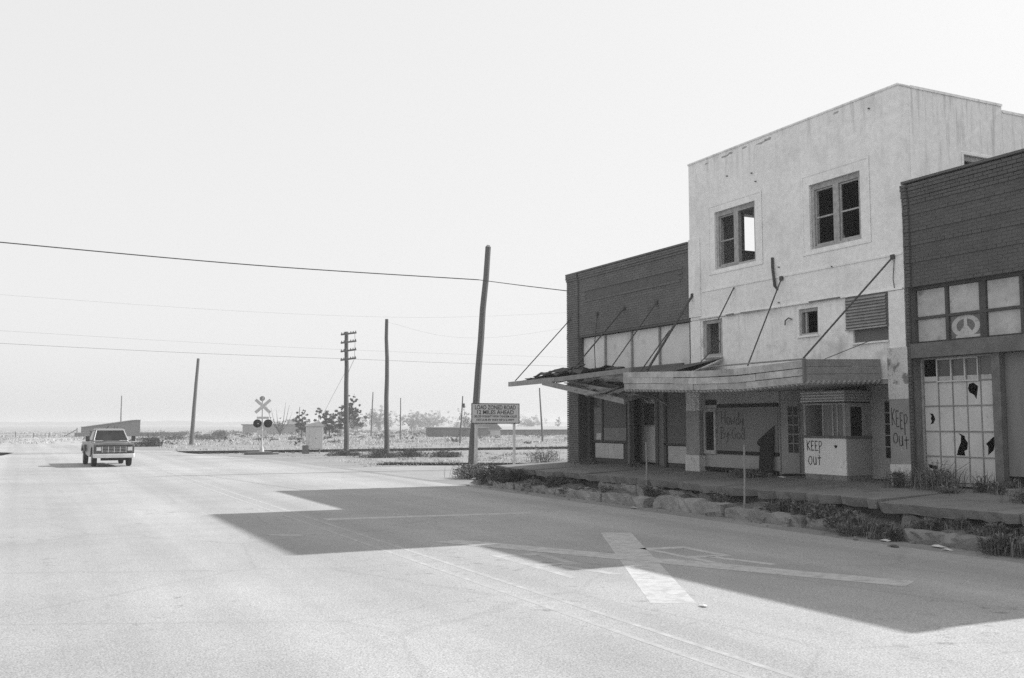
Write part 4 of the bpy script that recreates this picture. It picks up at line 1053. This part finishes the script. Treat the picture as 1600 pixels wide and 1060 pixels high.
# front end
tb(MB().box(-.88, .88, .02, .10, .64, .97), 'grille_shell', mat('grille surround', .13, rough=.4, metal=.2, var=.1), bevel=.02)
gr = tb(MB().box(-.57, .57, .005, .022, .68, .93), 'grille', M_black)
for i in range(4): tb(MB().box(-.57, .57, -.006, .006, .70 + i * .068, .712 + i * .068), 'grille_bar', M_chrome, gr)
for i in range(5): tb(MB().box(-.58 + i * .28, -.555 + i * .28, -.008, .006, .67, .94), 'grille_bar', M_chrome, gr)
for s_ in (-1, 1):
    hl = tb(MB().box(s_ * .62, s_ * .84, -.004, .022, .74, .92), 'headlight', M_post, bevel=.02)
    tb(MB().box(s_ * .64, s_ * .82, -.014, -.005, .76, .90), 'headlight_lens', mat('lamp glass', .6, rough=.15, spec=.6, var=.1), hl)
    tb(MB().box(s_ * .62, s_ * .84, .0, .022, .665, .725), 'indicator', M_iron)
tb(MB().prism([(-.98, -.02), (-.9, -.12), (-.4, -.17), (.4, -.17), (.9, -.12), (.98, -.02), (.98, .2), (.93, .2), (.9, .03), (-.9, .03), (-.93, .2), (-.98, .2)], 'z', .42, .61), 'bumper', M_chrome, bevel=.025)
tb(MB().box(-.86, .86, -.01, .06, .975, 1.0), 'hood_lip', M_black)
tb(MB().box(-.6, .6, .05, .3, .30, .41), 'valance', M_under)
tb(MB().box(-.62, .62, .5, 4.9, .40, .55), 'chassis', M_under)
for cy in (.95, 4.05):
    for s_ in (-1, 1):
        dual = .0 if cy < 2 else .06
        wh = tb(MB().tube([(s_ * (.72 + dual), cy, .36), (s_ * (.76 + dual), cy, .36), (s_ * (.90 + dual), cy, .36), (s_ * (.94 + dual), cy, .36)], [.33, .36, .36, .33], 20), 'wheel', M_rubber)
        tb(MB().tube([(s_ * (.945 + dual), cy, .36), (s_ * (.955 + dual), cy, .36)], .2, 16), 'rim', M_galv, wh)
# rear fender flares
for s_ in (-1, 1): tb(MB().prism([(3.3, .62), (3.6, .98), (4.5, .98), (4.75, .62), (4.5, .78), (4.05, .95), (3.6, .78)], 'x', s_ * .955, s_ * 1.07), 'fender_flare', M_tbody, bevel=.03)
# load of brush and junk in the bed
ld = thing('brush_load', (3.70, 52.9, .72), 'heap of branches and scrap piled in the pickup bed', 'load')
mb = MB()
for i in range(130):
    a = Vector((rnd.uniform(-.62, .62), rnd.uniform(-.8, 1.4), rnd.uniform(.0, .75))); d = Vector((rnd.uniform(-1, 1), rnd.uniform(-1, 1), rnd.uniform(-.1, .75))).normalized() * rnd.uniform(.3, .7)
    e = a + d; e.x = max(-.68, min(.68, e.x)); e.z = min(e.z, 1.24)
    mb.tube([a, (a + e) / 2 + Vector((0, 0, .04)), e], [.03, .022, .012], 5)
mb.box(-.6, .55, -.8, 1.5, .0, .45, jit=.06)
mb.build('branches', M_scrub, ld, local=True)

# ================================================================== VEGETATION
def blades(mb, c, n, h, spread, lean=.5, wd=.02, gzf=None):
    for i in range(n):
        a = rnd.uniform(0, 2 * math.pi); r = spread * math.sqrt(rnd.random())
        x, y = c[0] + r * math.cos(a), c[1] + r * math.sin(a); z = c[2] - .03
        b = rnd.uniform(0, 2 * math.pi) if rnd.random() < .5 else a
        hh = h * rnd.uniform(.45, 1.1); l = hh * lean * rnd.uniform(.2, 1.2)
        dx, dy = math.cos(b), math.sin(b); px, py = -dy * wd, dx * wd
        m = len(mb.v)
        mb.v += [(x - px, y - py, z), (x + px, y + py, z), (x + dx * l * .4 + px * .8, y + dy * l * .4 + py * .8, z + hh * .6), (x + dx * l * .4 - px * .8, y + dy * l * .4 - py * .8, z + hh * .6), (x + dx * l, y + dy * l, z + hh)]
        mb.f += [(m, m+1, m+2, m+3), (m+3, m+2, m+4)]
def leaves(mb, c, n, rx, ry, rz, size):
    for i in range(n):
        v = Vector((rnd.gauss(0, 1), rnd.gauss(0, 1), rnd.gauss(0, 1))).normalized() * (rnd.random() ** .45)
        p = Vector((c[0] + v.x * rx, c[1] + v.y * ry, c[2] + v.z * rz))
        u = Vector((rnd.uniform(-1, 1), rnd.uniform(-1, 1), rnd.uniform(-1, 1))).normalized(); w_ = u.orthogonal().normalized()
        s_ = size * rnd.uniform(.5, 1.3)
        mb.quad(p - u * s_, p + w_ * s_ * .5, p + u * s_, p - w_ * s_ * .5)
def twigs(mb, c, n, h, spread, r=.012):
    for i in range(n):
        a = rnd.uniform(0, 2 * math.pi); l = spread * rnd.uniform(.4, 1); hh = h * rnd.uniform(.5, 1)
        b = Vector(c); m_ = b + Vector((math.cos(a) * l * .5, math.sin(a) * l * .5, hh * .6)); e = b + Vector((math.cos(a) * l, math.sin(a) * l, hh))
        mb.tube([b, m_, e], [r, r * .7, r * .3], 4, caps=False)
def weedy(mb, c, h, spread, n, size, nb):
    """irregular leafy growth: a few lobes of small narrow leaves, with thin stalks sticking out"""
    k = max(4, int(5 + spread * 4))
    for i in range(k):
        a = rnd.uniform(0, 6.283); r = spread * rnd.uniform(.0, .8); hh = h * rnd.uniform(.35, .95) * (1 - .45 * r / spread)
        q = rnd.uniform(.22, .45) * spread
        for j in range(int(n / k)):
            t = rnd.uniform(0, 6.283); rr = q * math.sqrt(rnd.random()); zz = hh * rnd.random() ** .8
            p = Vector((c[0] + r * math.cos(a) + rr * math.cos(t), c[1] + r * math.sin(a) + rr * math.sin(t), c[2] + zz))
            u = Vector((math.cos(t) * .8, math.sin(t) * .8, rnd.uniform(-.2, 1.1))).normalized(); w_ = u.cross(Vector((rnd.uniform(-1, 1), rnd.uniform(-1, 1), .3))).normalized()
            l = size * rnd.uniform(.5, 1.5)
            mb.quad(p - u * l, p + w_ * l * .28, p + u * l, p - w_ * l * .28)
    for i in range(nb):
        a = rnd.uniform(0, 6.283); r = spread * math.sqrt(rnd.random()) * .9; d = rnd.uniform(0, 6.283); l = h * rnd.uniform(.1, .6); hh = h * rnd.uniform(.5, 1.35) * (1 - .4 * r / spread)
        x, y, z = c[0] + r * math.cos(a), c[1] + r * math.sin(a), c[2] - .02; wd = .0035 + size * .05
        px, py = -math.sin(d) * wd, math.cos(d) * wd; m = len(mb.v); dx, dy = math.cos(d), math.sin(d)
        mb.v += [(x - px, y - py, z), (x + px, y + py, z), (x + dx * l * .35 + px, y + dy * l * .35 + py, z + hh * .65), (x + dx * l * .35 - px, y + dy * l * .35 - py, z + hh * .65), (x + dx * l, y + dy * l, z + hh)]
        mb.f += [(m, m+1, m+2, m+3), (m+3, m+2, m+4)]
def bush(name, label, c, h, spread, nl, m, nb=60, size=.06, group='bushes and weed clumps'):
    t = thing(name, c, label, 'bush', group)
    mb = MB(); twigs(mb, c, 18, h, spread, .006 * h + .004); mb.build('stems', M_bark, t, fix=False)
    mb = MB(); weedy(mb, c, h, spread, int(nl * 2.2), size * .75, int(nb * .55)); mb.build('foliage', m, t, fix=False)
    return t
bush('scrub_bush', 'dark round bush beside the road just right of the truck', (10.4, 97.2, -.15), 1.75, 1.5, 1400, M_scrub, size=.12)
bush('weed_clump', 'leafy weed clump at the foot of the road sign', (14.9, 33.6, 0), .75, 1.15, 1500, M_weed_dry, 160, .07)
bush('weed_clump', 'dark weeds against the far left end of the sidewalk', (14.0, 30.0, .1), .62, .55, 900, M_weed, 90, .06)
bush('weed_clump', 'dark weeds below the sidewalk near the corner pilaster', (13.95, 27.9, .1), .55, .75, 1000, M_weed, 120, .06)
bush('weed_clump', 'second dark weed clump below the sidewalk from its left end', (14.0, 25.3, .15), .52, .55, 700, M_weed, 100, .055)
bush('weed_clump', 'wispy weeds growing by the corner of the brick storefront', (16.3, 30.6, .6), .7, .7, 260, M_weed_dry, 140, .05)
bush('weed_clump', 'dark clump in the gap of the kerb behind the thin left post', (14.05, 20.6, .2), .42, .42, 600, M_weed, 90, .05)
bush('weed_clump', 'weed heap and rubble in front of the display board', (16.35, 19.75, .68), .28, .75, 900, M_weed, 220, .04)
bush('weed_clump', 'tall weeds growing in front of the whitewashed pane window', (16.45, 14.2, .68), .62, .62, 500, M_weed, 260, .04)
bush('weed_clump', 'weeds at the foot of the right theater pier', (16.35, 15.1, .68), .45, .4, 420, M_weed, 140, .04)
bush('weed_clump', 'small weed by the door post right of the pane window', (16.5, 13.2, .68), .42, .25, 200, M_weed, 80, .04)
# roadside grass drifts that spill over the kerb
mb = MB()
for (x, y, z, n, h, s_) in ((14.0, 14.7, .14, 420, .38, .45), (13.8, 14.0, .10, 600, .36, .5), (13.6, 13.4, .03, 700, .34, .5), (13.55, 12.8, .02, 600, .32, .4), (14.05, 12.4, .15, 300, .3, .4), (14.05, 11.7, .15, 260, .3, .4),
                            (14.05, 11.0, .15, 260, .3, .4), (13.55, 10.4, .03, 500, .34, .45), (13.9, 9.6, .15, 400, .4, .6), (13.8, 8.8, .1, 300, .4, .6), (14.05, 16.0, .2, 320, .36, .35), (14.1, 15.3, .2, 320, .36, .35),
                            (14.0, 18.0, .2, 120, .4, .35), (13.9, 22.6, .15, 90, .3, .4), (13.7, 26.4, .1, 110, .3, .5), (14.0, 29.3, .15, 120, .4, .5), (13.6, 24.0, .06, 80, .25, .4), (16.5, 12.6, .68, 120, .35, .4),
                            (16.0, 13.6, .66, 90, .25, .4), (15.5, 11.5, .65, 160, .3, .5), (16.55, 25.5, .69, 60, .2, .4), (16.5, 28.0, .69, 90, .25, .5)):
    weedy(mb, (x, y, z), h, s_, int(n * 2.4), .045, int(n * .35))
mb.build('roadside_weeds', M_weed, None, 'dark grass and weeds spilling over the broken kerb', 'weeds', kind='stuff', fix=False)
# tumbleweed heaps by the poles
for i, (lab, x, y, h, s_) in enumerate((('mound of dead weeds at the foot of the telegraph pole', 18.1, 60.6, .42, 1.1), ('large dark weed mound left of the bare straight pole', 18.9, 56.2, .62, 1.3),
                                        ('weed mound right of the bare straight pole', 20.9, 56.6, .6, 1.3), ('low weed mound towards the road sign', 22.8, 55.4, .45, 1.2))):
    bush('weed_mound', lab, (x, y, 0), h, s_, 900, M_scrub, 500, .07)
# dry grass tufts over the lots and fields
mb = MB()
def lot(n, x0, x1, y0, y1, h, s_, wd, nb=9):
    for i in range(n):
        x, y = rnd.uniform(x0, x1), rnd.uniform(y0, y1)
        if -3 < x < 10.5 and y < 120: continue
        blades(mb, (x, y, gz(y)), nb, h * rnd.uniform(.5, 1.3), s_, .8, wd)
lot(500, 14.5, 40, 44.5, 62, .10, .5, .012, 16); lot(200, 16, 45, 66.5, 75, .16, .6, .02, 14)
lot(1100, 9, 75, 66.5, 130, .18, .7, .025, 12); lot(1500, -15, 130, 100, 260, .26, 1.3, .05, 12); lot(900, -30, 300, 240, 600, .4, 3, .14, 12)
lot(120, 15, 30, 44, 50, .16, .5, .012, 16)
mb.build('field_grass', M_grass, None, 'dry pale grass tufts covering the lots and fields', 'grass', kind='stuff', fix=False)
mb = MB()
for i in range(330):
    x, y = rnd.uniform(10, 170), rnd.uniform(80, 420)
    if x > y * .9 or x < y * .05: continue
    s_ = rnd.uniform(.3, .9) * (1 + y / 300)
    leaves(mb, (x, y, gz(y) + s_ * .25), 40, s_ * 1.3, s_, s_ * .4, .12 + y * .0006)
for i in range(24):
    x, y = rnd.uniform(15, 32), rnd.uniform(49, 62); leaves(mb, (x, y, .06), 50, .5, .4, .12, .05)
mb.build('low_scrub', M_scrub, None, 'low dark scrub dotted over the field', 'scrub', kind='stuff', fix=False)

def tree(name, label, c, h, rad, clumps, m, lsz=.22, nl=110, th=.35, trunk_r=.14, group='trees beyond the railway'):
    t = thing(name, c, label, 'tree', group)
    mb = MB(); top = Vector(c) + Vector((0, 0, h * th))
    mb.tube([Vector(c) - Vector((0, 0, .2)), Vector(c) + Vector((.05, 0, h * th * .5)), top], [trunk_r, trunk_r * .8, trunk_r * .65], 7)
    lf = MB()
    for (dx, dz, rr) in clumps:
        e = Vector(c) + Vector((dx * rad, rnd.uniform(-.4, .4) * rad, dz * h))
        mb.tube([top - Vector((0, 0, rnd.uniform(0, h * th * .5))), (top + e) / 2 + Vector((0, 0, .05 * h)), e], [trunk_r * .5, trunk_r * .3, trunk_r * .1], 5, caps=False)
        for q in range(10):     # ragged sub-clumps strung along the limb
            f = rnd.uniform(.45, 1.05); o = Vector((rnd.gauss(0, .75), rnd.gauss(0, .6), rnd.gauss(0, .6))) * rr * rad
            leaves(lf, top.lerp(e, f) + o, int(nl * (.2 + .4 * rr)), rr * rad * rnd.uniform(.2, .55), rr * rad * .5, rr * rad * rnd.uniform(.15, .45), lsz * .5)
    mb.build('trunk', M_bark, t, fix=False); lf.build('crown', m, t, fix=False)
    return t
M_leaf2 = mat('hazy tree leaves', .10, var=.3, scale=.5, island=.5)
tree('mesquite_tree', 'tall ragged dark tree behind the telegraph pole', (51.4, 170, -.47), 8.0, 2.6,
     [(-.9, .32, .5), (-.5, .30, .5), (0, .35, .5), (.4, .33, .45), (-.3, .5, .4), (.25, .52, .38), (.7, .48, .3), (-.15, .68, .28), (.45, .7, .26), (.6, .85, .2), (-.1, .83, .2), (.9, .6, .22), (-.7, .58, .3), (.35, .97, .12)], M_leaf, .24, 260)
tree('mesquite_tree', 'slanting dark tree crown just right of the relay cabinet', (48.6, 172, -.49), 6.0, 2.4,
     [(-.8, .82, .28), (-.6, .7, .32), (-.2, .55, .4), (.2, .45, .45), (.4, .3, .4), (-.1, .3, .4)], M_leaf, .24, 260)
tree('mesquite_tree', 'small dark tree just left of the relay cabinet', (45.2, 178, -.5), 5.4, 2.0,
     [(0, .9, .18), (-.3, .72, .25), (.3, .74, .2), (-.4, .5, .4), (.2, .45, .4), (-.1, .3, .5), (.5, .3, .4)], M_leaf, .24, 220)
dt = tree('bare_tree', 'nearly leafless forked tree right of the crossing signal', (51.5, 222, -.74), 7.0, 3.2,
     [(-.35, .42, .25), (.05, .35, .28), (-.6, .5, .14), (.3, .5, .14)], M_leaf, .2, 110, th=.12)
mb = MB()
for dx, dz in ((-1.2, .95), (-.8, .8), (.8, .9), (.5, 1.0), (1.1, .7), (-.3, .75)):
    c = Vector((51.5, 222, -.2)); e = c + Vector((dx * 2.6, rnd.uniform(-.5, .5), dz * 7)); mb.tube([c, c + (e - c) * .45 + Vector((dx * .5, 0, 0)), e], [.11, .07, .02], 5, caps=False)
mb.build('bare_branches', M_bark, dt, fix=False)
def dome(n): return [(rnd.uniform(-.85, .85), rnd.uniform(.3, .75), rnd.uniform(.2, .38)) for _ in range(n)] + [(0, .85, .25), (-.4, .78, .25), (.45, .72, .25), (-.8, .7, .16)]
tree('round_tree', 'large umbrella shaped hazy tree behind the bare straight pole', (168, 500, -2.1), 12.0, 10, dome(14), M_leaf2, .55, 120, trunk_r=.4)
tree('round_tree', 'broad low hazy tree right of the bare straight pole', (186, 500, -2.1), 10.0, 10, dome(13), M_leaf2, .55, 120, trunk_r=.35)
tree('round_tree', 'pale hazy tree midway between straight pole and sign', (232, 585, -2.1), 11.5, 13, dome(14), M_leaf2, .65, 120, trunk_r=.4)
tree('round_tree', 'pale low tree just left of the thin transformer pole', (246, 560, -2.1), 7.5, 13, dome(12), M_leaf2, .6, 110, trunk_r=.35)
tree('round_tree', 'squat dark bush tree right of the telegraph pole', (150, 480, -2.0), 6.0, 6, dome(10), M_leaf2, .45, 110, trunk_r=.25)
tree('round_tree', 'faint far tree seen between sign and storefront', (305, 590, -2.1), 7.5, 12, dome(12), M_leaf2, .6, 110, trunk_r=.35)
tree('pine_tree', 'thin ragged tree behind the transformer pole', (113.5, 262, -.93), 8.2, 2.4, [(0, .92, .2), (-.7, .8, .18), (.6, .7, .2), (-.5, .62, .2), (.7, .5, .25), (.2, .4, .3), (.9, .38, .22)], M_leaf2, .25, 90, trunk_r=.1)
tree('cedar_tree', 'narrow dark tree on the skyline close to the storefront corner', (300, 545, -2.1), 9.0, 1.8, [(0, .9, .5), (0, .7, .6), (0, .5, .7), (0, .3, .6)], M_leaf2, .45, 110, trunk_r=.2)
# brush pile by the leaning pole
bush('brush_pile', 'tangle of dead brush behind the leaning pole near truck', (24.5, 150, -.38), 1.3, 3.2, 500, M_scrub, 200, .16)
bush('brush_pile', 'small tangle of dead brush left of the leaning pole', (19.6, 152, -.38), .9, 2.0, 300, M_scrub, 120, .14)
bush('scrub_bush', 'dark low shrub left of the crossing signal', (40, 230, -.78), 1.5, 3.0, 600, M_scrub, 100, .2)

# ================================================================== FAR BUILDINGS AND FENCE
sh = thing('sloped_shed', (24, 235, -.8), 'long dark shed with sloping roofline behind the truck', 'shed')
MB().prism([(11.9, -.9), (23.4, -.9), (23.4, 2.72), (22.6, 2.72), (11.9, 1.15)], 'y', 234, 244).build('wall', M_far_wall, sh)
MB().prism([(11.8, 1.15), (22.6, 2.722), (23.5, 2.722), (23.5, 2.82), (22.5, 2.82), (11.8, 1.25)], 'y', 233.7, 244.3).build('roof', M_wood_dark, sh)
MB().wall('Y', 226, 226.4, 9.8, 32, -1, .10).build('low_wall', M_far_wall, None, 'long low grey wall in front of the sloped shed', 'wall')
ga = thing('flat_shed', (74, 172, -.5), 'low flat roofed grey shed left of the road sign', 'shed')
MB().box(69.2, 78.5, 170, 178, -.7, 1.15).build('wall', M_far_wall, ga)
MB().box(69.0, 78.7, 169.7, 178.3, 1.15, 1.32).build('roof', M_far_roof, ga)
for x in (72.6, 75.6): MB().box(x, x + 1.3, 169.93, 169.99, -.6, .85).build('door', M_wood_dark, ga)
ho = thing('pale_house', (82, 175, -.5), 'pale gabled house behind the road sign', 'house')
MB().box(78.9, 83.0, 174, 181, -.7, .9).build('wall', M_far_pale, ho)
MB().prism([(78.6, .9), (83.3, .9), (82, 2.1), (80, 2.1)], 'y', 173.7, 181.3).build('roof', M_far_wall, ho)
MB().box(80.0, 80.8, 173.94, 173.99, -.1, .6).build('window', M_wood_dark, ho)
lo = thing('long_shed', (103, 205, -.65), 'long low grey shed under the road sign towards the storefront', 'shed')
MB().box(96, 122, 203, 212, -.9, .62).build('wall', M_far_wall, lo); MB().prism([(202.5, .62), (212.5, .62), (207.5, 1.3)], 'x', 95.5, 122.5).build('roof', M_far_roof, lo)
wh = thing('warehouse', (92, 395, -1.6), 'far low dark warehouse behind the leafless tree', 'warehouse')
MB().box(80, 117, 395, 410, -2, 1.3).build('wall', M_far_wall, wh); MB().box(79.5, 117.5, 394.5, 410.5, 1.3, 1.75).build('roof', M_wood_dark, wh)
tk = thing('storage_tank', (98, 420, -1.7), 'pale far storage block above the dark warehouse', 'tank')
MB().tube([(104, 420, -1.9), (104, 420, 3.6)], 3.6, 24).build('tank_shell', M_far_pale, tk); MB().tube([(104, 420, 3.6), (104, 420, 4.1)], [3.7, .4], 24).build('tank_roof', M_far_roof, tk)
fe = thing('wire_fence', (5, 200, -.65), 'sparse post and wire fence across the field left of truck', 'fence')
for (x, y, z, t_) in ((-1.1, 214, -.7, .55), (2.0, 211, -.68, .3), (4.6, 208, -.66, .4), (9.3, 205, -.65, 1.25)):
    MB().tube([(x, y, z - .2), (x, y, z + t_ + .6)], .09, 6).build('fence_post', M_pole_far, fe)
MB().tube([(9.3, 205, .9), (7.0, 206, -.55)], .08, 6).build('brace', M_pole_far, fe)
for dz in (.35, .8): MB().tube([(-6, 217, -.7 + dz), (-1.1, 214, -.7 + dz), (4.6, 208, -.66 + dz), (9.3, 205, -.65 + dz)], .012, 4).build('fence_wire', M_wire, fe)

# ================================================================== SMALL THINGS
def stick(label, b, t, r=.022):
    q = thing('pipe_post', b, label, 'post', 'thin pipe posts on the kerb')
    MB().tube([b, ((b[0] + t[0]) / 2 + .012, (b[1] + t[1]) / 2, (b[2] + t[2]) / 2), t], [r, r, r * .95], 8).build('pipe', M_galv, q)
    MB().tube([t, (t[0], t[1], t[2] + .015)], [r * 1.25, r * 1.25], 8).build('cap', M_galv, q)
stick('bent pale pipe post in front of the display board', (13.72, 16.82, .1), (13.70, 16.76, 1.53), .022)
stick('thin dark pipe post in front of the left storefront door', (14.3, 21.35, .35), (14.3, 21.34, 1.51), .02)
lb = thing('leaning_board', (16.7, 19.7, .7), 'dark pointed board leaning on the display board', 'board')
MB().prism([(19.42, .72), (19.40, 1.95), (19.98, 1.58), (20.02, 1.50), (19.90, 1.42), (19.90, .72)], 'x', 0, .02).build('sheet', M_black, lb)
for o in lb.children:
    for v in o.data.vertices: v.co.x = v.co.x + 16.70 + (v.co.z + .7 - .72) * .09 - 0
def scrap(name, label, c, s_, m, grp='litter by the kerb'):
    mb = MB(); n = 6; cz = []
    base = len(mb.v); mb.v.append((c[0], c[1], c[2] + s_ * .45))
    for k in range(n):
        t = 2 * math.pi * k / n; rr = s_ * rnd.uniform(.6, 1.2); mb.v.append((c[0] + rr * math.cos(t), c[1] + rr * 1.3 * math.sin(t), c[2] + s_ * rnd.uniform(.02, .3)))
    for k in range(n): mb.f.append((base, base + 1 + k, base + 1 + (k + 1) % n))
    o = mb.build(name, m, None, label, 'litter', grp); o.modifiers.new('solid', 'SOLIDIFY').thickness = .004
scrap('paper_scrap', 'crumpled white paper on the sidewalk before the ticket booth', (16.45, 18.75, .70), .10, M_paper)
scrap('paper_scrap', 'white paper scrap at the foot of the grassy kerb', (13.25, 12.55, .006), .09, M_paper)
scrap('paper_scrap', 'rightmost pair of white scraps in the gutter, larger one', (13.35, 11.55, .006), .10, M_paper)
scrap('paper_scrap', 'rightmost pair of white scraps in the gutter, smaller one', (13.2, 11.25, .006), .07, M_paper)
scrap('paper_scrap', 'pale scrap lying in the street below the left storefront door', (13.05, 20.0, .006), .09, M_wood)
scrap('tar_scrap', 'flat dark scrap on the street near the right gutter', (12.75, 11.9, .006), .09, M_tar)
scrap('tar_scrap', 'tiny dark scrap on the street left of the gutter papers', (12.9, 12.9, .006), .06, M_tar)
scrap('paper_scrap', 'white speck of litter beside the painted crossing mark', (6.75, 9.0, .012), .05, M_paper)
scrap('stone', 'pale stone among the weeds under the road sign', (14.55, 32.6, .0), .18, M_kerb)

# ================================================================== HAZE
hb = MB().box(-6500, 6500, -500, 8500, -4, 13.5).build('haze', M_dirt, kind='stuff')
hm = bpy.data.materials.new('haze'); hm.use_nodes = True
hm.node_tree.nodes.clear()
ho_ = hm.node_tree.nodes.new('ShaderNodeOutputMaterial'); hv = hm.node_tree.nodes.new('ShaderNodeVolumePrincipled')
hv.inputs['Color'].default_value = (.69, .69, .69, 1); hv.inputs['Density'].default_value = .0008; hv.inputs['Anisotropy'].default_value = .2
hm.node_tree.links.new(hv.outputs[0], ho_.inputs['Volume'])
hb.data.materials.clear(); hb.data.materials.append(hm)
hb['label'] = 'thin pale haze over the whole plain'; hb['category'] = 'haze'
